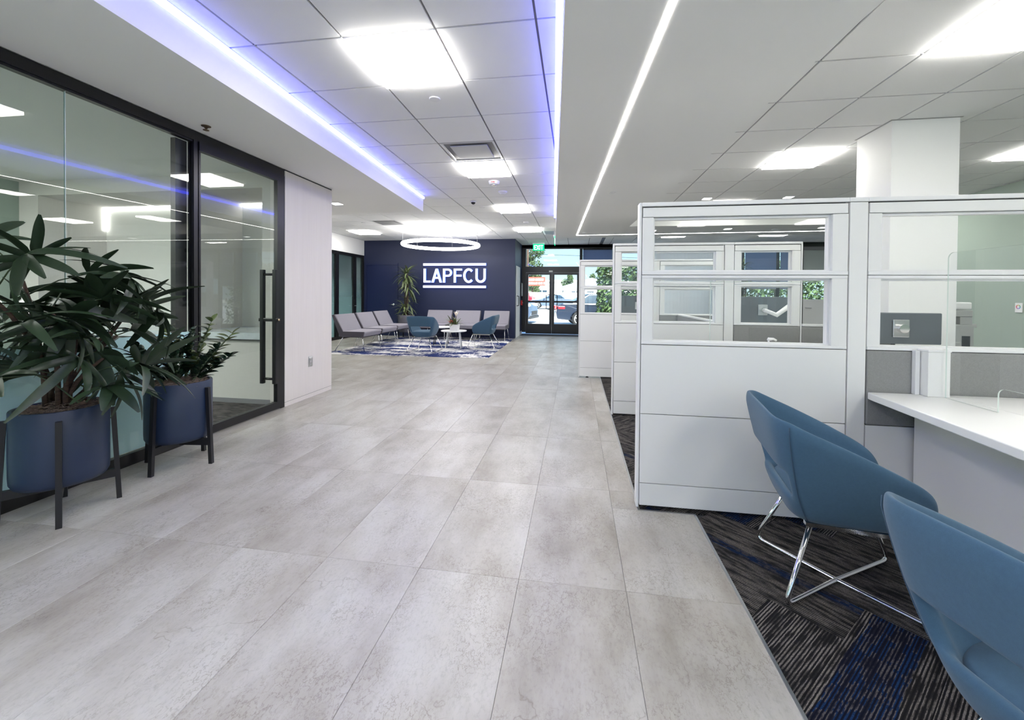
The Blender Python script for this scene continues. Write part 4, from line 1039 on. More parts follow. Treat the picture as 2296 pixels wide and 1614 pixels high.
def pump_bottle(x, y, z, label):
    t = thing('pump_bottle', label, 'bottle', (x, y, z))
    MB().lathe([(0, 0), (0.033, 0), (0.035, 0.006), (0.035, 0.13), (0.028, 0.15), (0.014, 0.158), (0.014, 0.17), (0, 0.17)], 20).build('bottle_body', mat('clear_gel', hexc(225, 234, 236), 0.2), t, smooth=True, angle=40)
    MB().lathe([(0.0355, 0.05), (0.0358, 0.05), (0.0358, 0.10), (0.0355, 0.10)], 20).build('label_band', mat('red_label', hexc(205, 60, 80), 0.5), t, smooth=True)
    MB().lathe([(0, 0.17), (0.017, 0.17), (0.017, 0.188), (0.006, 0.19), (0.006, 0.215), (0, 0.215)], 14).build('pump_collar', M_PLASTIC, t, smooth=True, angle=35)
    MB().tube([(0, 0, 0.215), (0.0, 0, 0.222), (0.03, 0, 0.224), (0.05, 0, 0.214)], [0.012, 0.012, 0.008, 0.006], 8).build('pump_head', M_PLASTIC, t, smooth=True)
pump_bottle(1.30, 3.05, 0.738, 'white pump sanitiser bottle with red label on the second cubicle desk')
# third bay: desk, monitor on a white arm, pots
t = thing('office_desk', 'white desk behind the second cubicle partition', 'desk')
MB().box(1.56, 4.52, 0.70, 2.75, 5.25, 0.738).build('desk_top', M_LAM, t, bevel=0.003)
for lx in (1.60, 2.7): MB().box(lx-0.02, 4.6, 0, lx+0.02, 5.2, 0.70).build('leg', M_LAM, t)
monitor(2.10, 5.1, 0.95, 0, 'dark monitor on a white arm behind the second partition glass', 0.62, 0.30)
t = thing('office_desk', 'white desk at the far side of the third bay', 'desk')
MB().box(0.5, 6.46, 0.70, 2.15, 7.15, 0.738).build('desk_top', M_LAM, t, bevel=0.003)
for lx in (0.55, 2.1): MB().box(lx-0.02, 6.5, 0, lx+0.02, 7.1, 0.70).build('leg', M_LAM, t)
monitor(1.0, 7.0, 0.93, 0.1, 'dark monitor on the farthest cubicle desk', 0.55, 0.32)
# copier and wall plates by the sage wall
t = thing('copier', 'tall grey white office copier against the sage wall', 'copier', (3.74, 5.25, 0), 0)
MB().box(-0.33, -0.30, 0.03, 0.33, 0.35, 0.98).build('cabinet', M_PLASTG, t, bevel=0.008)
MB().box(-0.33, -0.31, 1.06, 0.31, 0.35, 1.13).build('scanner', M_PLASTG, t, bevel=0.008)
MB().box(-0.33, 0.05, 0.98, 0.31, 0.35, 1.06).build('riser', M_PLASTG, t)
MB().box(0.20, -0.30, 0.98, 0.31, 0.05, 1.06).build('riser', M_PLASTG, t)
MB().box(-0.31, -0.31, 1.135, 0.30, 0.33, 1.21).build('feeder', M_PLASTIC, t, bevel=0.012)
MB().box(-0.20, -0.313, 1.15, 0.12, -0.30, 1.19).build('paper_slot', M_DARKP, t)
MB().box(0.33, -0.28, 0.95, 0.37, 0.30, 0.985).build('side_shelf', M_PLASTG, t, bevel=0.003)
for z in (0.30, 0.55, 0.78):
    MB().box(-0.315, -0.305, z, 0.20, -0.299, z+0.19).build('drawer', M_PLASTG, t, bevel=0.003)
MB().box(0.22, -0.306, 0.66, 0.29, -0.299, 0.86).build('side_vent', M_DARKP, t)
MB().tube([(0.335, 0.1, 0.85), (0.40, 0.12, 0.72), (0.42, 0.12, 0.45), (0.38, 0.1, 0.15)], 0.006, 6).build('power_cord', M_CORE, t, smooth=True)
for sx_ in (-0.25, 0.25):
    for sy_ in (-0.22, 0.28): MB().lathe([(0, 0), (0.025, 0), (0.025, 0.03), (0, 0.03)], 10, Matrix.Translation((sx_, sy_, 0))).build('foot', M_CORE, t)
t = thing('light_controller', 'small white wall controller with a coloured ring on the sage wall', 'switch', (5.948, 6.60, 1.13))
MB().box(-0.012, -0.045, -0.065, 0, 0.045, 0.065).build('plate', M_PLASTIC, t, bevel=0.003)
for k, c in enumerate(((220, 60, 60), (220, 160, 50), (90, 180, 90), (60, 140, 220), (150, 80, 200), (210, 70, 140))):
    a0 = k*PI/3
    pth = [(-0.0125, 0.024*math.cos(a0+q*PI/15), 0.012+0.024*math.sin(a0+q*PI/15)) for q in range(6)]
    MB().tube(pth, 0.005, 6).build('colour_ring', mat('ring_%d' % k, hexc(*c), 0.4), t)
t = thing('light_switch', 'plain white wall switch plate next to the colour ring controller', 'switch', (5.948, 6.40, 1.12))
MB().box(-0.008, -0.04, -0.06, 0, 0.04, 0.06).build('plate', M_PLASTIC, t, bevel=0.003)
MB().box(-0.011, -0.012, -0.025, -0.008, 0.012, 0.025).build('rocker', M_LAMT, t)
# on the return wall by the doors
t = thing('wall_notice', 'framed white notice on the navy wall beside the entry doors', 'notice', (-1.727, 13.02, 1.42))
MB().box(0, -0.14, -0.22, 0.03, 0.14, 0.22).build('frame', M_BLACKS, t)
MB().box(0.03, -0.12, -0.20, 0.033, 0.12, 0.20).build('sheet', M_PAPER, t)
t = thing('alarm_pull', 'small red fire alarm box on the navy wall beside the entry doors', 'alarm', (-1.727, 13.03, 1.0))
MB().box(0, -0.05, -0.075, 0.045, 0.05, 0.075).build('housing', M_RED, t, bevel=0.004)
MB().box(0.045, -0.03, -0.01, 0.055, 0.03, 0.012).build('pull_bar', M_PLASTIC, t)
# ================================================================== TEAL TUB CHAIRS
def tub_shell():
    """U shaped upholstered shell; x forward, y across; hole in the low back"""
    Ws = []
    def plan(s, k):
        """s in -1..1 from one arm tip round the back to the other; k 0 bottom..1 top"""
        W = 0.165+0.172*k**0.5; B = -0.20-0.135*k**0.65; Fx = 0.215+0.115*k; r = 0.08+0.045*k
        flat = (W-r); arm = Fx-(B+r); q = PI/2*r
        L = flat+q+arm; d = abs(s)*L; sg = 1 if s >= 0 else -1
        if d < flat: x, y, nx, ny = B, d, -1, 0
        elif d < flat+q:
            a = (d-flat)/r; x = B+r-r*math.cos(a); y = flat+r*math.sin(a); nx, ny = -math.cos(a), math.sin(a)
        else:
            u = d-flat-q; x = B+r+u; y = W - 0.035*(u/max(arm, 1e-6))**2; nx, ny = 0, 1
        return Vector((x, sg*y, 0)), Vector((nx, sg*ny, 0))
    ss = [-1, -0.975, -0.94, -0.88, -0.8, -0.72, -0.64, -0.56, -0.5, -0.45, -0.40, -0.355, -0.31, -0.26, -0.17, -0.08, 0]
    ss = ss + [-s for s in ss[-2::-1]]
    def ztop(s):
        a = abs(s)
        z = 0.772-0.012*(a/0.35)**2 if a < 0.35 else 0.760-0.262*((a-0.35)/0.65)**1.05
        if a > 0.9: z -= 0.085*((a-0.9)/0.1)**2.2
        return z
    ZB = 0.318
    th = 0.042
    hs = 0.285
    outer, inner = [], []
    kz = [0, 0.05, 0.12, 0.27, 0.4, 0.515, 0.56, 0.68, 0.8, 0.9, 0.96, 1.0]
    for s in ss:
        co, ci = [], []
        zt = ztop(s)
        for k in kz:
            p, n = plan(s, k*(zt-ZB)/0.455 if k else 0)
            t_ = th*(1 if k < 0.9 else (0.97 if k < 0.95 else 0.62 if k < 1 else 0.3))
            z = ZB+(zt-ZB)*k
            off = (th-t_)/2
            co.append(p-n*off+Vector((0, 0, z))); ci.append(p-n*(th-off)+Vector((0, 0, z)))
        outer.append(co); inner.append(ci)
    mb = MB(); N = len(ss); K = len(kz)
    vo = [p for c in outer for p in c]; vi = [p for c in inner for p in c]
    fs = []; oid = lambda i, j: i*K+j; iid = lambda i, j: N*K+i*K+j
    hole = lambda i, j: abs(ss[i]) <= 0.32 and abs(ss[i+1]) <= 0.32 and kz[j] >= 0.23 and kz[j+1] <= 0.52
    for i in range(N-1):
        for j in range(K-1):
            if hole(i, j): continue
            fs.append((oid(i, j), oid(i+1, j), oid(i+1, j+1), oid(i, j+1)))
            fs.append((iid(i, j), iid(i, j+1), iid(i+1, j+1), iid(i+1, j)))
        fs.append((oid(i, K-1), oid(i+1, K-1), iid(i+1, K-1), iid(i, K-1)))
        fs.append((oid(i+1, 0), oid(i, 0), iid(i, 0), iid(i+1, 0)))
    for j in range(K-1):
        fs.append((oid(0, j), oid(0, j+1), iid(0, j+1), iid(0, j))); fs.append((oid(N-1, j+1), oid(N-1, j), iid(N-1, j), iid(N-1, j+1)))
    for i in range(N-1):
        for j in range(K-1):
            if not hole(i, j): continue
            for (di, dj, e) in ((-1, 0, ((i, j), (i, j+1))), (1, 0, ((i+1, j+1), (i+1, j))), (0, -1, ((i+1, j), (i, j))), (0, 1, ((i, j+1), (i+1, j+1)))):
                if not hole(i+di, j+dj):
                    (a, b), (c, d) = e
                    fs.append((oid(a, b), oid(c, d), iid(c, d), iid(a, b)))
    mb.add(vo+vi, fs)
    return mb, outer, ss
def make_tub(base):
    t = thing('tub_chair', 'x', 'chair')
    mb, outer, ss = tub_shell()
    sh = mb.build('shell', M_TEAL, t, smooth=True)
    sd = sh.modifiers.new('sub', 'SUBSURF'); sd.levels = 1; sd.render_levels = 2
    # seat: cushion wrapping down to a rounded underside
    rows = []
    for (f, z) in ((0.40, 0.318), (0.54, 0.322), (0.66, 0.335), (0.79, 0.36), (0.91, 0.40), (0.945, 0.43), (0.90, 0.445), (0.6, 0.452), (0.0, 0.455)):
        row = []
        for k in range(41):
            a = 2*PI*k/40
            ca, sa = math.cos(a), math.sin(a)
            x = 0.245*math.copysign(abs(ca)**0.55, ca)*f+0.005; y = 0.245*math.copysign(abs(sa)**0.55, sa)*f
            row.append((x, y, z - (0.03*max(0, -ca)*f if z > 0.4 else 0.0)))
        rows.append(row)
    mbs = MB().grid(rows); mbs.f.append(tuple(range(40)))
    mbs.build('seat', M_TEAL, t, smooth=True, weld=True)
    # stitched seams at the back corners
    K = 12
    for s0 in (0.355, -0.355):
        i = min(range(len(ss)), key=lambda q: abs(ss[q]-s0)); n_ = Vector((0, 0, 0))
        pts = [p + Vector((-0.0015, 0.0022*(1 if s0 > 0 else -1), 0)) for p in outer[i][1:-1]]
        MB().tube(pts, 0.0022, 5).build('seam', mat('seam_thread', hexc(58, 82, 104), 0.8), t, smooth=True)
    zt = 0.312
    M = lambda pts: MB().tube(round_path(pts, 0.03), 0.0095, 10).build('wire_leg', M_CHROME, t, smooth=True)
    if base == 'cross':
        for sg in (1, -1):
            M([(-0.15, 0.16*sg, zt), (-0.26, 0.25*sg, 0.0105), (0.0, 0.0, 0.0105 if sg > 0 else 0.0105), (0.29, -0.25*sg, 0.0105), (0.16, -0.16*sg, zt)])
        for sg in (1, -1): MB().box(-0.17, 0.16*sg-0.015, zt-0.004, 0.18, 0.16*sg+0.015, zt+0.012).build('seat_bracket', M_CHROME, t)
    else:
        for sg in (1, -1):
            M([(-0.17, 0.17*sg, zt), (-0.32, 0.29*sg, 0.0105), (0.33, 0.29*sg, 0.0105), (0.22, 0.17*sg, zt)])
        for sg in (1, -1): MB().box(-0.18, 0.165*sg-0.015, zt-0.004, 0.23, 0.165*sg+0.015, zt+0.012).build('seat_bracket', M_CHROME, t)
    return t
def round_path(pts, r, n=5):
    pts = [Vector(p) for p in pts]; out = [pts[0]]
    for a, b, c in zip(pts, pts[1:], pts[2:]):
        d1, d2 = (a-b), (c-b)
        if d1.normalized().dot(d2.normalized()) < -0.98: out.append(b); continue
        l = min(r*1.6, d1.length*0.45, d2.length*0.45); p, q = b+d1.normalized()*l, b+d2.normalized()*l
        for k in range(n+1):
            u = k/n; out.append(p*(1-u)**2+b*2*u*(1-u)+q*u*u)
    out.append(pts[-1]); return out
def place(t, x, y, deg, label, group, z=0.0):
    t.location = (x, y, z); t.rotation_euler = (0, 0, math.radians(deg)); t['label'] = label; t['group'] = group
    return t
RUGZ = 0.0135
tub1 = make_tub('cross')
place(tub1, 1.14, 1.995, -10, 'teal tub chair on crossed chrome legs nearest the white partition', 'teal tub chairs')
place(copy_tree(tub1), 1.11, 0.945, 12, 'teal tub chair in the front corner, cut by the picture edge', 'teal tub chairs')
tub2 = make_tub('sled')
place(tub2, -3.24, 8.58, 88, 'teal tub chair on the rug showing its back with the slot', 'teal tub chairs', RUGZ)
place(copy_tree(tub2), -2.12, 9.46, 178, 'teal tub chair on the rug seen side on by the entry aisle', 'teal tub chairs', RUGZ)

# ================================================================== GREY SLIPPER CHAIRS
def make_slipper():
    t = thing('slipper_chair', 'x', 'chair')
    W = 0.36
    seat = [(0.335, 0.43), (0.35, 0.405), (0.315, 0.315), (-0.20, 0.30), (-0.215, 0.31), (-0.16, 0.43)]
    back = [(-0.165, 0.425), (-0.225, 0.30), (-0.235, 0.30), (-0.44, 0.745), (-0.425, 0.765), (-0.37, 0.785), (-0.345, 0.775), (-0.165, 0.43)]
    def slab(prof, w):
        mb = MB(); n = len(prof)
        vs = [(p[0], -w, p[1]) for p in prof]+[(p[0], w, p[1]) for p in prof]
        return mb.add(vs, [tuple(range(n))[::-1], tuple(range(n, 2*n))]+[(i, (i+1) % n, n+(i+1) % n, n+i) for i in range(n)])
    slab([(0.335, 0.43), (0.352, 0.405), (0.318, 0.318), (-0.20, 0.305), (-0.16, 0.43)], W).build('seat', M_GREYFAB, t, bevel=0.012, weld=True)
    slab([(-0.155, 0.432), (-0.20, 0.33), (-0.235, 0.335), (-0.405, 0.77), (-0.345, 0.785)], W).build('backrest', M_GREYFAB, t, bevel=0.012, weld=True)
    for sg in (-1, 1):
        y0, y1 = (W+0.0005, W+0.004) if sg > 0 else (-W-0.004, -W-0.0005)
        prof = [(0.33, 0.42), (0.315, 0.325), (-0.235, 0.31), (-0.425, 0.765), (-0.372, 0.782), (-0.16, 0.42)]
        n = len(prof); vs = [(p[0], y0, p[1]) for p in prof]+[(p[0], y1, p[1]) for p in prof]
        MB().add(vs, [tuple(range(n))[::-1], tuple(range(n, 2*n))]+[(i, (i+1) % n, n+(i+1) % n, n+i) for i in range(n)]).build('side_panel', M_GREYDARK, t, weld=True)
        for dx, top, bot in ((0, (0.27, 0.32), (0.33, 0.0)), (1, (-0.17, 0.31), (-0.36, 0.0))):
            MB().tube([(top[0], sg*0.33, top[1]), (bot[0], sg*0.345, bot[1])], 0.009, 8).build('leg', M_CHROME, t, smooth=True)
    MB().box(-0.2, -0.33, 0.298, 0.29, 0.33, 0.31).build('under_frame', M_GREYDARK, t)
    return t
sl0 = make_slipper()
SL = 'grey slipper chairs of the waiting area'
place(sl0, -4.745, 8.53, -2, 'grey slipper chair nearest the wood pier, first of the left row', SL, RUGZ)
place(copy_tree(sl0), -4.79, 9.47, -2, 'grey slipper chair in the middle of the left row', SL, RUGZ)
place(copy_tree(sl0), -4.83, 10.41, -2, 'grey slipper chair last in the left row beside the potted dracaena', SL, RUGZ)
place(copy_tree(sl0), -3.86, 11.10, -90, 'grey slipper chair under the sign, nearest the potted dracaena', SL, RUGZ)
place(copy_tree(sl0), -3.03, 11.10, -90, 'grey slipper chair under the sign, behind the flower pot', SL, RUGZ)
place(copy_tree(sl0), -2.20, 11.10, -90, 'grey slipper chair under the sign, nearest the entry aisle', SL, RUGZ)

# ================================================================== RUG, TABLES, FLOWERS
rug = struct(MB().prism([(-5.15, 7.80), (-1.70, 7.93), (-1.73, 11.50), (-5.15, 11.45)], 0.0004, 0.006).build('area_rug', M_RUG), 'white rug with brushed navy streaks under the waiting area chairs', 'rug')
rug['kind'] = 'thing'
def round_table(x, y, r, h, legm, label):
    t = thing('round_table', label, 'table', (x, y, RUGZ), 0, 'low round tables')
    MB().lathe([(0, h-0.024), (r-0.012, h-0.024), (r, h-0.010), (r, h-0.003), (r-0.004, h), (0, h)], 48).build('table_top', M_TABLE, t, smooth=True, angle=40)
    for k in range(4):
        a = PI/4+k*PI/2+0.2
        MB().tube([(r*0.62*math.cos(a), r*0.62*math.sin(a), h-0.024), (r*0.82*math.cos(a), r*0.82*math.sin(a), 0)], 0.012, 8).build('leg', legm, t, smooth=True)
round_table(-2.80, 9.28, 0.30, 0.40, M_LAMT, 'low white round table holding the flower pot')
round_table(-3.28, 9.80, 0.28, 0.44, M_BLACKS, 'second low round table with black legs behind the first teal chair')
t = thing('flower_pot', 'square white pot of orange and cream bromeliads on the low table', 'plant', (-2.78, 9.28, 0.4142))
mbp = MB()
rows = [[(c*sx_*w_, c*sy_*w_, z) for sx_, sy_ in ((-1, -1), (1, -1), (1, 1), (-1, 1), (-1, -1))] for c, w_, z in ((1, 0.085, 0.0), (1, 0.10, 0.14), (1, 0.088, 0.14), (1, 0.085, 0.12))]
mbp.grid(rows); mbp.f.append((0, 1, 2, 3)); mbp.f.append((15, 16, 17, 18))
mbp.build('pot', M_PLASTIC, t, weld=True)
def blade(L, w, droop=0.3, n=7, fold=0.25, tip=0.0):
    """leaf along +x, drooping, folded along the middle; thin but two sided solid ridge"""
    rows = []
    for i in range(n+1):
        u = i/n; ww = w*(math.sin(PI*min(1, (u*0.93+0.06)))**0.75 if tip == 0 else min(1, (u/0.28+0.25))*(1-max(0, (u-0.55)/0.45)**1.9*(1-tip)))
        x = L*u*(1-0.12*droop*u); z = -droop*L*u*u
        rows.append([(x, -ww/2, z+fold*ww/2), (x, 0, z), (x, ww/2, z+fold*ww/2)])
    return MB().grid(rows)
def leaf_mesh(name, m, *a, **k):
    me = blade(*a, **k).mesh(name, smooth=True); me.materials.append(m); return me
lv = [leaf_mesh('leaf', M_DRAC, 0.26, 0.035, d, 6) for d in (0.15, 0.4, 0.7)]
for k in range(34):
    a = R.uniform(0, 2*PI); el = R.uniform(0.35, 1.3)
    o = put('leaf', lv[k % 3], t, (R.uniform(-0.06, 0.06), R.uniform(-0.06, 0.06), 0.12), (R.uniform(-.3, .3), -el, a)); s = R.uniform(0.7, 1.25); o.scale = (s, s, s)
pet = leaf_mesh('petal', M_CREAM, 0.10, 0.03, 0.25, 5)
for k in range(9):
    o = put('petal', pet, t, (0.03, 0.0, 0.32+0.008*k), (0, -1.15+0.02*k, k*2.4)); o.scale = (1, 1, 1)
peo = leaf_mesh('petal', M_ORANGE, 0.07, 0.03, 0.3, 5)
for k in range(10):
    put('petal', peo, t, (-0.09+0.05*(k % 2), -0.06, 0.17+0.006*k), (0, -0.8+0.05*k, k*2.4))
MB().tube([(0.03, 0, 0.1), (0.03, 0, 0.34)], 0.008, 6).build('stem', M_STEM, t)

def dracaena(x, y, label, H=2.02, pot=True, seed=1):
    r = random.Random(seed)
    t = thing('potted_dracaena', label, 'plant', (x, y, RUGZ if y < 11.5 else 0))
    if pot:
        MB().lathe([(0, 0.16), (0.20, 0.16), (0.215, 0.18), (0.235, 0.62), (0.235, 0.64), (0.215, 0.64), (0.21, 0.60), (0, 0.60)], 36).build('pot', M_POTG, t, smooth=True, angle=35)
        for k in range(4):
            a = PI/4+k*PI/2
            MB().box(-0.012, -0.012, 0, 0.012, 0.012, 0.24).build('leg', M_BLACK, t, (0.215*math.cos(a), 0.215*math.sin(a), 0), (0, 0, a))
        MB().lathe([(0, 0.60), (0.20, 0.60), (0.1, 0.63), (0, 0.635)], 20).build('soil', M_SOIL, t, smooth=True)
    heads = [(-0.05, 0.02, H-0.32), (0.07, -0.03, H-0.62), (0.02, 0.06, H-1.05), (-0.04, -0.05, H-1.28), (0.03, 0.0, H-0.28)]
    lm = [leaf_mesh('leaf', M_DRAC, 0.34, 0.05, d, 8) for d in (0.25, 0.6, 1.0)]
    for hx, hy, hz in heads:
        st_ = MB().tube([(hx*0.6, hy*0.6, 0.55), (hx*0.8, hy*0.8, 0.55+(hz-0.55)*0.5), (hx, hy, hz+0.12)], [0.022, 0.02, 0.012], 8).build('stem', M_CANE, t, smooth=True)
        for k in range(26):
            a = k*2.4+r.uniform(-.3, .3); el = -0.5+1.75*(k/26)
            o = put('leaf', lm[r.randrange(3)], t, (hx, hy, hz-0.06+0.2*k/26), (r.uniform(-.25, .25), -el, a)); s = r.uniform(0.75, 1.15); o.scale = (s, s, s)
    return t
dracaena(-4.79, 11.2, 'tall dracaena in a grey pot beside the navy door')
dracaena(4.55, 12.3, 'dracaena in the far window beyond the cubicles', 2.25, True, 5)

# ================================================================== BLUE PLANTERS IN THE FOREGROUND
def planter(t, cx_ang):
    pot = MB().lathe([(0, 0.185), (0.165, 0.185), (0.185, 0.192), (0.196, 0.215), (0.198, 0.25), (0.198, 0.598), (0.195, 0.603), (0.182, 0.603), (0.178, 0.598), (0.176, 0.56), (0, 0.56)], 64).build('pot', M_POT, t, smooth=True, angle=50)
    for k in range(4):
        a = cx_ang+k*PI/2
        lg = MB()
        rows = []
        for z, r_ in ((0.0, 0.232), (0.556, 0.206)):
            rows.append([(r_-0.008+dx, dy, z) for dx, dy in ((-0.0, -0.0125), (0.024, -0.0125), (0.024, 0.0125), (-0.0, 0.0125), (-0.0, -0.0125))])
        lg.grid(rows); lg.f += [(0, 1, 2, 3), (5, 6, 7, 8)]
        lg.build('leg', M_BLACK, t, (0, 0, 0), (0, 0, a), weld=True)
    for k in range(2):
        MB().box(-0.222, -0.011, 0.135, 0.222, 0.011, 0.183).build('crossbar', M_BLACK, t, (0, 0, 0), (0, 0, cx_ang+k*PI/2))
    # spanish moss: many curled threads lying in the rim
    mb = MB()
    for k in range(420):
        a = R.uniform(0, 2*PI); q = 0.168*math.sqrt(R.random()); p = Vector((q*math.cos(a), q*math.sin(a), 0.578+0.035*(1-q/0.17)+R.uniform(0, 0.016)))
        h_ = R.uniform(0, 2*PI); pts = [p.copy()]
        for s in range(6):
            h_ += R.uniform(-0.9, 0.9); p = p + Vector((math.cos(h_), math.sin(h_), R.uniform(-0.35, 0.4)))*0.015
            if math.hypot(p.x, p.y) > 0.174: p.x *= 0.96; p.y *= 0.96
            p.z = max(p.z, 0.566); pts.append(p.copy())
        mb.tube(pts, 0.0013, 3, cap=False)
    mb.build('moss', M_MOSS, t, smooth=True, kind='stuff')
    MB().lathe([(0, 0.60), (0.08, 0.596), (0.17, 0.572), (0.176, 0.565)], 24).build('moss_bed', mat('moss_bed', hexc(104, 92, 82), 0.95, noise=((90, 90, 90), 0.5)), t, smooth=True)
P1, P2 = (-2.868, 1.912), (-2.856, 2.603)
t = thing('potted_palm', 'large lady palm in a round blue planter on black legs', 'plant', (*P1, 0))
planter(t, math.atan2(-0.137, 0.185))
# lady palm: canes carrying fans of leaflets
lf = []
for L, w_, d in ((0.31, 0.052, 0.18), (0.33, 0.044, 0.42), (0.29, 0.056, 0.3), (0.34, 0.046, 0.62)):
    me = blade(L, w_, d, 9, 0.30, tip=0.22).mesh('leaflet', smooth=True); me.materials.append(M_PALM); lf.append(me)
canes = []
for k in range(11):
    a = R.uniform(0, 2*PI); q = 0.12*math.sqrt(R.random()); top = R.uniform(0.62, 1.28)
    lean = (R.uniform(-0.10, 0.16), R.uniform(-0.10, 0.24))
    canes.append((q*math.cos(a), q*math.sin(a), lean, top))
canes[0] = (-0.03, -0.05, (-0.02, -0.08), 1.30); canes[1] = (0.02, 0.02, (0.02, 0.10), 1.28); canes[2] = (0.03, 0.08, (0.06, 0.26), 1.18); canes[3] = (-0.08, 0.02, (-0.06, -0.22), 1.22)
view_side = Vector((0.555, 0.832))      # along the glass in the picture plane
nf = 0
for ci, (x, y, ln, top) in enumerate(canes):
    pts = [(x+ln[0]*u*u, y+ln[1]*u*u, 0.56+(top-0.56)*u) for u in (0, 0.3, 0.6, 0.85, 1)]
    MB().tube(pts, [0.013, 0.012, 0.011, 0.010, 0.007], 8).build('cane', M_CANE, t, smooth=True)
    nfr = 5 if ci < 4 else 3
    for f in range(nfr):
        if nf >= 42: break
        nf += 1
        u = 0.5+0.5*(f+1)/nfr
        hx, hy, hz = x+ln[0]*u*u, y+ln[1]*u*u, 0.56+(top-0.56)*u
        a = f*2.4+ci*1.1+R.uniform(-.4, .4); el = R.uniform(0.15, 0.75)+0.35*(f == nfr-1)
        pl = R.uniform(0.13, 0.30)
        end = Vector((pl*math.cos(el)*math.cos(a), pl*math.cos(el)*math.sin(a), pl*math.sin(el)))
        mid = end*0.5+Vector((0, 0, 0.02))
        fr_ = MB().tube([(0, 0, 0), mid, end], [0.0045, 0.0035, 0.003], 6).build('frond', M_STEM, t, (hx, hy, hz), smooth=True)
        nl = 7; tilt = R.choice((R.uniform(-1.1, -0.3), R.uniform(-0.4, 0.4), R.uniform(0.3, 1.25))); roll = R.uniform(-0.9, 0.9); spread = R.uniform(2.4, 3.4)
        for q in range(nl):
            fan = (q/(nl-1)-0.5)*spread+R.uniform(-.08, .08)
            # fan opens in the plane spanned by the petiole direction and its sideways direction, tipped upward
            d = Matrix.Rotation(a, 3, 'Z') @ Matrix.Rotation(-tilt, 3, 'Y') @ Matrix.Rotation(roll, 3, 'X') @ Matrix.Rotation(fan, 3, 'Z')
            o = put('leaflet', R.choice(lf), fr_, end)
            o.rotation_euler = (d @ Matrix.Rotation(R.uniform(-0.35, 0.35), 3, 'X') @ Matrix.Rotation(R.uniform(-0.15, 0.2), 3, 'Y')).to_euler()
            s = R.uniform(0.85, 1.12)*(1-0.18*abs(fan)/1.8); o.scale = (s, s*R.uniform(0.85, 1.15), s)
t = thing('potted_zz_plant', 'glossy dark leafy plant in the smaller round blue planter on black legs', 'plant', (*P2, 0))
planter(t, math.atan2(-0.234, 0.033))
zl = [leaf_mesh('leaf', M_ZZ, 0.088, 0.044, d, 6, fold=0.35) for d in (0.1, 0.35)]
zn = [leaf_mesh('leaf', M_ZZN, 0.085, 0.042, d, 6, fold=0.35) for d in (0.1, 0.35)]
stems = [(-0.09, -0.03, (-0.04, -0.20), 0.32, 0), (-0.05, 0.05, (-0.02, -0.08), 0.42, 1), (0.0, 0.0, (0.02, 0.02), 0.36, 0), (0.03, 0.06, (0.02, 0.16), 0.46, 1), (0.06, 0.08, (0.10, 0.22), 0.36, 1),
         (0.08, 0.02, (0.10, 0.12), 0.26, 0), (0.05, -0.06, (0.08, -0.10), 0.28, 0), (-0.02, -0.09, (0.0, -0.20), 0.26, 0), (-0.08, 0.06, (-0.10, 0.08), 0.34, 0), (0.02, 0.03, (0.0, 0.06), 0.40, 0),
         (0.09, 0.05, (0.12, 0.20), 0.20, 0), (-0.03, 0.0, (-0.03, -0.12), 0.36, 0)]
for x, y, ln, h_, young in stems:
    N_ = 12
    pt = lambda u: Vector((x+ln[0]*u**1.5, y+ln[1]*u**1.5, 0.56+h_*u))
    s_ = MB().tube([pt(u) for u in (0, 0.2, 0.45, 0.7, 0.9, 1)], [0.011, 0.010, 0.008, 0.006, 0.004, 0.002], 8).build('stem', M_STEM, t, smooth=True)
    dirv = math.atan2(ln[1], ln[0]); side0 = R.uniform(0, PI)
    for k in range(N_):
        u = 0.22+0.78*k/(N_-1)
        for sg in (-1, 1):
            aa = side0+sg*PI/2+R.uniform(-.25, .25)
            o = put('leaf', R.choice(zn if young else zl), s_, pt(u), (R.uniform(-.4, .4), -R.uniform(0.35, 0.95), aa))
            q = (1.38-0.5*u)*R.uniform(0.85, 1.12); o.scale = (q, q, q)

# ================================================================== SIGN ON THE NAVY WALL
t = thing('wall_sign', 'white backlit letters LAPFCU between two white bars on navy wall', 'sign', (-4.46, 11.7, 0))
SX = 1.89/1.78                                            # sign is 1.89 m wide
def bar2(pts, w):
    """stroke as quads in sign units"""
    out = []
    for (a, b), (c, d) in zip(pts, pts[1:]):
        p, q = Vector((a, b)), Vector((c, d)); n_ = (q-p).normalized(); s = Vector((-n_.y, n_.x))*w/2
        out.append([p-s, q-s, q+s, p+s])
    return out
def ring_stroke(cx, cy, rx, ry, a0, a1, w, n=18):
    out = []
    for k in range(n):
        u, v = a0+(a1-a0)*k/n, a0+(a1-a0)*(k+1)/n
        P_ = lambda a, d: Vector((cx+(rx+d)*math.cos(a), cy+(ry+d)*math.sin(a)))
        out.append([P_(u, -w/2), P_(v, -w/2), P_(v, w/2), P_(u, w/2)])
    return out
H_, SW = 0.409, 0.068
def rect(x0, z0, x1, z1): return [Vector((x0, z0)), Vector((x1, z0)), Vector((x1, z1)), Vector((x0, z1))]
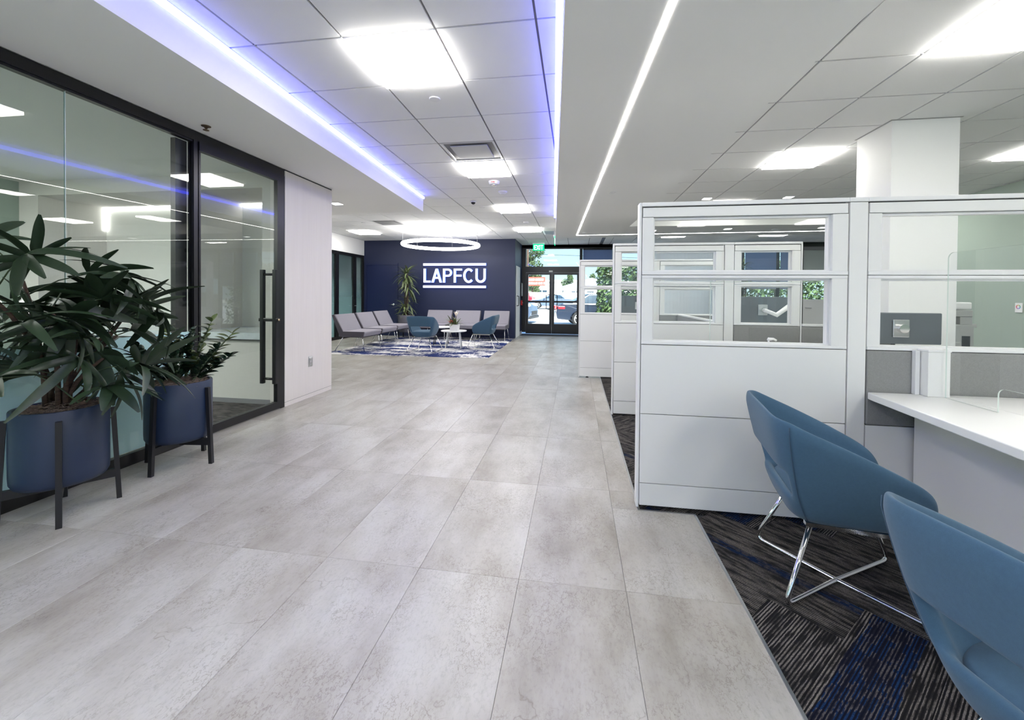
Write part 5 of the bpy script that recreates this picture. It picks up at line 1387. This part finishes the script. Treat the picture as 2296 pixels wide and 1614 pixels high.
def letter_polys(ch):
    if ch == 'L': return [rect(0, 0, SW, H_), rect(SW, 0, 0.215, SW*0.85)], 0.215
    if ch == 'A':
        W_ = 0.325; return [[Vector((0, 0)), Vector((SW*1.08, 0)), Vector((W_/2+SW*0.5, H_)), Vector((W_/2-SW*0.5, H_))][:4], [Vector((W_-SW*1.08, 0)), Vector((W_, 0)), Vector((W_/2+SW*0.5, H_)), Vector((W_/2-SW*0.5, H_))], rect(0.075, 0.11, W_-0.075, 0.11+SW*0.85)], W_
    if ch == 'P':
        r_ = H_*0.29; return [rect(0, 0, SW, H_), rect(SW, H_-SW*0.85, 0.155, H_), rect(SW, H_-2*r_, 0.155, H_-2*r_+SW*0.85)] + ring_stroke(0.155, H_-r_, r_-SW*0.43, r_-SW*0.43, -PI/2, PI/2, SW*0.9), 0.27
    if ch == 'F': return [rect(0, 0, SW, H_), rect(SW, H_-SW*0.85, 0.25, H_), rect(SW, 0.175, 0.235, 0.175+SW*0.85)], 0.25
    if ch == 'C': return ring_stroke(0.165, H_/2, 0.165-SW/2, H_/2+0.01-SW/2, PI*0.24, PI*1.76, SW, 26), 0.30
    if ch == 'U':
        W_ = 0.305; return [rect(0, 0.14, SW, H_), rect(W_-SW, 0.14, W_, H_)] + ring_stroke(W_/2, 0.14, W_/2-SW/2, 0.145-SW/2, PI, 2*PI, SW, 16), W_
def extrude_polys(polys, y0, y1):
    mb = MB()
    for p in polys:
        n = len(p); a = sum(p[i].x*p[(i+1) % n].y-p[(i+1) % n].x*p[i].y for i in range(n))
        if a < 0: p = p[::-1]
        vs = [(q.x, y0, q.y) for q in p]+[(q.x, y1, q.y) for q in p]
        mb.add(vs, [tuple(range(n)), tuple(range(2*n-1, n-1, -1))]+[(i, n+i, n+(i+1) % n, (i+1) % n) for i in range(n)])
    return mb
xx = 0.015; Zl = 1.592
for ch, x in (('L', 0.012), ('A', 0.252), ('P', 0.605), ('F', 0.93), ('C', 1.215), ('U', 1.58)):
    polys, wd = letter_polys(ch)
    o = extrude_polys(polys, -0.062, -0.055).build('letter', E_LETTER, t, (x, 0, Zl))
    extrude_polys(polys, -0.055, -0.012).build('halo', E_HALO, o)
for z in (1.437, 2.087):
    o = box(0.0, -0.062, z, 1.89, -0.055, z+0.07).build('bar', E_LETTER, t)
    box(0.0, -0.055, z, 1.89, -0.012, z+0.07).build('halo', E_HALO, o)
# ================================================================== OUTSIDE THE STREET DOORS
GZ = -0.12
gr = struct(box(-60, 13.36, GZ-0.3, 60, 37.6, GZ).build('ground', mat('parking_concrete', hexc(196, 198, 202), 0.9, noise=((2, 2, 2), 0.08))), 'pale concrete parking lot outside the entry doors', 'ground')
rd = struct(box(-60, 37.6, GZ-0.3, 60, 48.5, GZ-0.08).build('road', mat('asphalt', hexc(128, 132, 138), 0.9, noise=((8, 8, 8), 0.1))), 'grey asphalt street beyond the parking lot', 'road')
pv = struct(box(-60, 48.5, GZ-0.3, 60, 120, GZ+0.02).build('pavement', mat('sidewalk', hexc(214, 212, 208), 0.9)), 'pale sidewalk and yard across the street', 'pavement')
kb = struct(MB().box(-60, 37.3, GZ, 60, 37.6, GZ+0.04).build('kerb', mat('kerb_stone', hexc(206, 206, 204), 0.9)), 'low kerb between parking lot and street', 'kerb')
sl3 = sroot('parking_line', 'white painted parking lines on the lot', 'marking')
for x in (-6.2, -3.6, -1.45, 1.2, 3.9): box(x-0.05, 18.0, GZ, x+0.05, 23.2, GZ+0.004).build('line', M_PAPER, sl3)
M_TYRE = mat('tyre', hexc(26, 26, 28), 0.8)
M_CARGL = mat('car_glass', hexc(40, 56, 72), 0.08, spec=0.8)
M_RIM = mat('alloy_rim', hexc(205, 208, 212), 0.3, 0.6)
M_TAIL = mat('tail_lens', hexc(215, 40, 50), 0.25)
M_HEAD = mat('head_lens', hexc(220, 228, 236), 0.15)
def car(x, y, deg, col, label, suv=False, z=GZ):
    t = thing('car', label, 'car', (x, y, z), math.radians(deg))
    m = mat('car_paint_%d_%d_%d' % tuple(int(c*999) for c in col), col, 0.25, 0.2, spec=0.7)
    L, W = 4.75, 1.80
    h = 0.16 if suv else 0.0
    low = [(-2.36, 0.32), (-2.40, 0.62+h), (-2.34, 0.92+h), (-2.1, 1.02+h), (-1.45, 1.03+h), (0.95, 0.98+h), (1.9, 0.86+h), (2.28, 0.72+h), (2.38, 0.52), (2.34, 0.28)]
    def wheel_cut(pts): return pts
    # underside with wheel openings
    und = []
    for wx in (1.42, -1.38):
        und += [(wx+0.40*math.cos(a), 0.30+0.42*math.sin(a)) for a in [k*PI/8 for k in range(9)]]
    outline = low + und
    outline = low[:] + [(1.42+0.40*math.cos(k*PI/8), 0.26+0.42*math.sin(k*PI/8)) for k in range(9)] + [(-1.38+0.40*math.cos(k*PI/8), 0.26+0.42*math.sin(k*PI/8)) for k in range(9)]
    n = len(outline)
    mb = MB()
    def side(yv, pts): return [(p[0], yv*(1-0.05*max(0, (abs(p[0])-1.6)/0.8)), p[1]) for p in pts]
    vs = side(-W/2, outline)+side(W/2, outline)
    mb.add(vs, [tuple(range(n)), tuple(range(2*n-1, n-1, -1))]+[(i, n+i, n+(i+1) % n, (i+1) % n) for i in range(n)])
    mb.build('body', m, t, bevel=0.05, weld=True)
    hr = 1.44+(0.22 if suv else 0); x0, x1 = (-2.2 if suv else -1.85), 0.95
    roof = (-1.55 if suv else -0.95, 0.15)
    base_z = 1.0+h
    rows = [[(x0, -W/2+0.07, base_z-0.03), (x1+0.1, -W/2+0.07, base_z-0.03), (x1+0.1, W/2-0.07, base_z-0.03), (x0, W/2-0.07, base_z-0.03), (x0, -W/2+0.07, base_z-0.03)],
            [(roof[0], -W/2+0.25, hr), (roof[1], -W/2+0.25, hr), (roof[1], W/2-0.25, hr), (roof[0], W/2-0.25, hr), (roof[0], -W/2+0.25, hr)]]
    g_ = MB().grid(rows); g_.f.append((5, 6, 7, 8)); g_.build('cabin', m, t, bevel=0.04, weld=True)
    def lerp(a, b, u): return tuple(a[i]+(b[i]-a[i])*u for i in range(3))
    def quad_on(i, j, ua, ub, va, vb, off, nm):
        A, B, C_, D = rows[0][i], rows[0][j], rows[1][j], rows[1][i]
        P_ = lambda u, v: lerp(lerp(A, B, u), lerp(D, C_, u), v)
        q = [Vector(P_(ua, va)), Vector(P_(ub, va)), Vector(P_(ub, vb)), Vector(P_(ua, vb))]
        nn = (q[1]-q[0]).cross(q[3]-q[0]).normalized()
        cen = Vector((0, 0, 1.2)); nn = nn if (q[0]-cen).dot(nn) > 0 else -nn
        vs_ = [p+nn*off for p in q]+[p-nn*0.01 for p in q]
        MB().add(vs_, [(0, 1, 2, 3), (7, 6, 5, 4), (0, 4, 5, 1), (1, 5, 6, 2), (2, 6, 7, 3), (3, 7, 4, 0)]).build(nm, M_CARGL, t)
    for a, b in ((0, 1), (2, 3)):
        quad_on(a, b, 0.10, 0.46, 0.12, 0.88, 0.012, 'side_window'); quad_on(a, b, 0.50, 0.88, 0.12, 0.88, 0.012, 'side_window')
    quad_on(1, 2, 0.06, 0.94, 0.10, 0.92, 0.012, 'windscreen'); quad_on(3, 0, 0.06, 0.94, 0.15, 0.92, 0.012, 'rear_window')
    for wx in (1.42, -1.38):
        for sg in (-1, 1):
            T = Matrix.Translation((wx, sg*(W/2-0.11), 0.325)) @ Matrix.Rotation(PI/2, 4, 'X')
            w_ = MB().lathe([(0, -0.1), (0.29, -0.1), (0.325, -0.07), (0.325, 0.07), (0.29, 0.1), (0, 0.1)], 24, T).build('wheel', M_TYRE, t, smooth=True, angle=35)
            rb = MB().lathe([(0.20, -0.108), (0.235, -0.108), (0.235, 0.108), (0.20, 0.108), (0.20, -0.108)], 24, T)
            for k in range(5):
                a = k*2*PI/5
                rb.box(-0.025, 0.02, -0.11, 0.025, 0.215, 0.11, T @ Matrix.Rotation(a, 4, 'Z'))
            rb.lathe([(0, -0.112), (0.05, -0.112), (0.05, 0.112), (0, 0.112)], 12, T)
            rb.build('rim', M_RIM, w_)
    for sg in (-1, 1):
        MB().box(-2.41, sg*0.62-0.20, 0.74+h, -2.26, sg*0.62+0.20, 0.90+h).build('tail_light', M_TAIL, t, bevel=0.02)
        MB().box(-2.32, sg*0.87-0.02, 0.76+h, -2.02, sg*0.87+0.035, 0.89+h).build('tail_light', M_TAIL, t, bevel=0.02)
        MB().box(2.05, sg*0.68-0.18, 0.66+h, 2.32, sg*0.68+0.2, 0.80+h).build('head_light', M_HEAD, t, bevel=0.03)
        MB().box(0.62, sg*1.0-0.09, 1.0+h, 0.80, sg*1.0+0.09, 1.13+h).build('wing_mirror', m, t, bevel=0.03)
    MB().box(2.30, -0.5, 0.42, 2.40, 0.5, 0.60).build('grille', M_CORE, t)
    MB().box(-2.43, -0.25, 0.56, -2.40, 0.25, 0.68).build('number_plate', M_PAPER, t)
    MB().box(2.26, -0.85, 0.24, 2.41, 0.85, 0.38).build('bumper', mat('bumper_black', hexc(40, 42, 46), 0.6), t, bevel=0.03)
    return t
car(-2.55, 44.0, 180, hexc(96, 112, 138), 'blue grey sedan passing along the street beyond the parking lot')
car(0.75+0.65, 19.6, 8, hexc(38, 48, 66), 'dark blue sedan parked outside the right entry door, red tail lamp showing')
car(-4.35, 20.4, -8, hexc(78, 94, 118), 'grey car parked outside the left entry door, headlamp showing', True)
car(-7.75, 53.0, 172, hexc(214, 40, 60), 'bright red car across the street behind the sedan', True, GZ+0.02)

def leaf_cloud(n, box_, size, seed, shape='ell'):
    r = random.Random(seed); mb = MB()
    cx, cy, cz, rx, ry, rz = box_
    for k in range(n):
        while True:
            p = Vector((r.uniform(-1, 1), r.uniform(-1, 1), r.uniform(-1, 1)))
            if shape == 'box' or 0.25 < p.length < 1.0: break
        p = Vector((cx+p.x*rx, cy+p.y*ry, cz+p.z*rz))
        a = Vector((r.gauss(0, 1), r.gauss(0, 1), r.gauss(0, 1))).normalized(); b = a.orthogonal().normalized(); c = a.cross(b)*0.45
        s = size*r.uniform(0.6, 1.3)
        mb.add([p-b*s, p+c*s, p+b*s, p-c*s], [(0, 1, 2, 3)])
    return mb
def tree(x, y, h, w, label, seed, n=2600, leaf=0.22):
    t = thing('tree', label, 'tree', (x, y, GZ))
    MB().tube([(0, 0, 0), (0.1, 0, h*0.35), (0, 0.1, h*0.7), (0.05, 0, h*0.9)], [0.22, 0.18, 0.11, 0.04], 8).build('trunk', M_CANE, t, smooth=True)
    mb = MB(); r = random.Random(seed)
    for k in range(6):
        u = k/5; s = leaf_cloud(n//6, (r.uniform(-.35, .35)*w, r.uniform(-.3, .3)*w, h*(0.35+0.55*u), w*(0.75-0.42*u), w*(0.75-0.42*u), h*0.16), leaf, seed*10+k)
        mb.add(s.v, s.f)
    mb.build('foliage', M_TREE, t, kind='stuff')
tree(-6.7, 63.5, 9.4, 2.8, 'tall dark tree by the pole, seen through the left of the transom glass', 3)
tree(-7.4, 75.0, 5.6, 1.8, 'rounded green tree behind the red sign', 4, 1500)
tree(-1.6, 80.0, 5.4, 1.5, 'small green tree above the white wall, nearer the centre mullion', 5, 1200)
tree(3.4, 82.0, 5.4, 1.7, 'small green tree above the white house, beyond the right door', 6, 1200)
tree(5.6, 76.0, 5.2, 1.2, 'slim green tree at the right edge of the doors', 8, 1200)
def shrub(x, y, w, d, h, label, seed, n):
    t = thing('shrub', label, 'shrub', (x, y, GZ))
    for k in range(5):
        MB().tube([(w*(k-2)*0.35, 0, 0), (w*(k-2)*0.38, 0.05, h*0.7)], [0.03, 0.015], 6).build('stem', M_CANE, t, smooth=True)
    leaf_cloud(n, (0, 0, h*0.52, w, d, h*0.5), 0.085, seed, 'box').build('foliage', M_TREE, t, kind='stuff')
shrub(1.75, 16.2, 0.95, 0.5, 2.6, 'dense green shrub outside the window beside the doors', 11, 5200)
shrub(3.9, 16.4, 1.1, 0.5, 2.4, 'green shrub outside the window with the vertical blind', 12, 4200)
shrub(7.6, 16.4, 1.3, 0.5, 2.6, 'green shrub outside the far corner window', 13, 4200)
t = thing('utility_pole', 'brown wooden utility pole beside the tall dark tree', 'pole', (-5.85, 50.0, GZ))
MB().tube([(0, 0, 0), (0, 0, 10.5)], [0.16, 0.12], 10).build('shaft', M_CANE, t, smooth=True)
MB().box(-1.1, -0.06, 9.2, 1.1, 0.06, 9.35).build('crossarm', M_CANE, t)
for z in (6.1, 6.9): MB().tube([(-34, 0.3, z+0.9), (0, 0.3, z+0.3), (14, 0.3, z-0.3), (46, 0.3, z)], 0.025, 5).build('wire', M_CORE, t)
M_STUC = mat('white_stucco', hexc(226, 224, 220), 0.85)
t = thing('house', 'low white house with grey gabled roof across the street', 'house', (2.2, 66.0, GZ))
MB().box(-4.2, 0, 0, 4.6, 7, 2.75).build('wall', M_STUC, t)
MB().add([(-4.7, -0.6, 2.7), (5.1, -0.6, 2.7), (5.1, 7.5, 2.7), (-4.7, 7.5, 2.7), (0.2, -0.6, 4.15), (0.2, 7.5, 4.15)], [(0, 1, 4), (3, 5, 2), (0, 4, 5, 3), (1, 2, 5, 4), (0, 3, 2, 1)]).build('roof', mat('grey_shingle', hexc(150, 160, 174), 0.8), t)
for x in (-3.0, -0.6, 2.0):
    f = MB().box(x, -0.05, 1.0, x+1.2, 0.0, 2.1).build('window', M_LAMT, t)
    MB().box(x+0.08, -0.07, 1.08, x+1.12, -0.05, 2.02).build('pane', M_CARGL, f)
t = thing('street_building', 'long flat white building behind the red sign', 'building', (-14, 86.0, GZ))
MB().box(-22, 0, 0, 30, 8, 4.2).build('wall', M_STUC, t)
MB().box(-22.2, -0.3, 4.2, 30.2, 8.2, 4.5).build('parapet', M_PAPER, t)
for k in range(9): MB().box(-20+k*5.2, -0.06, 1.2, -18+k*5.2, 0, 2.4).build('window', M_CARGL, t)
t = thing('street_sign', 'red sign board with rows of white lettering across the street', 'sign', (-6.0, 60.0, GZ))
MB().box(-2.0, 0, 2.75, 1.55, 0.12, 4.0).build('board', mat('sign_red', hexc(226, 74, 62), 0.5), t)
r_ = random.Random(2)
for zr, hh_ in ((3.45, 0.36), (2.95, 0.30)):
    x = -1.85
    while x < 1.3:
        w_ = r_.uniform(0.16, 0.34)
        MB().box(x, -0.03, zr, x+w_, 0, zr+hh_*r_.uniform(0.8, 1.0)).build('lettering', M_PAPER, t); x += w_+r_.choice((0.05, 0.06, 0.14))
for x in (-1.6, 1.1): MB().tube([(x, 0.06, 0), (x, 0.06, 2.8)], 0.08, 8).build('post', M_STEEL, t)
t = thing('yard_fence', 'white slatted fence along the sidewalk across the street', 'fence', (0, 55.5, GZ+0.02))
sl4 = MB().box(-0.11, -0.02, 0.08, 0.11, 0.02, 1.75).mesh('slat'); sl4.materials.append(M_STUC)
for k in range(64): put('slat', sl4, t, (-12+k*0.28, 0, 0))
for z in (0.4, 1.4): MB().box(-12.2, 0.02, z, 6.0, 0.07, z+0.09).build('rail', M_STUC, t)
for k in range(7): MB().box(-12.1+k*3.0, 0.02, 0, -12.0+k*3.0, 0.12, 1.85).build('post', M_STUC, t)
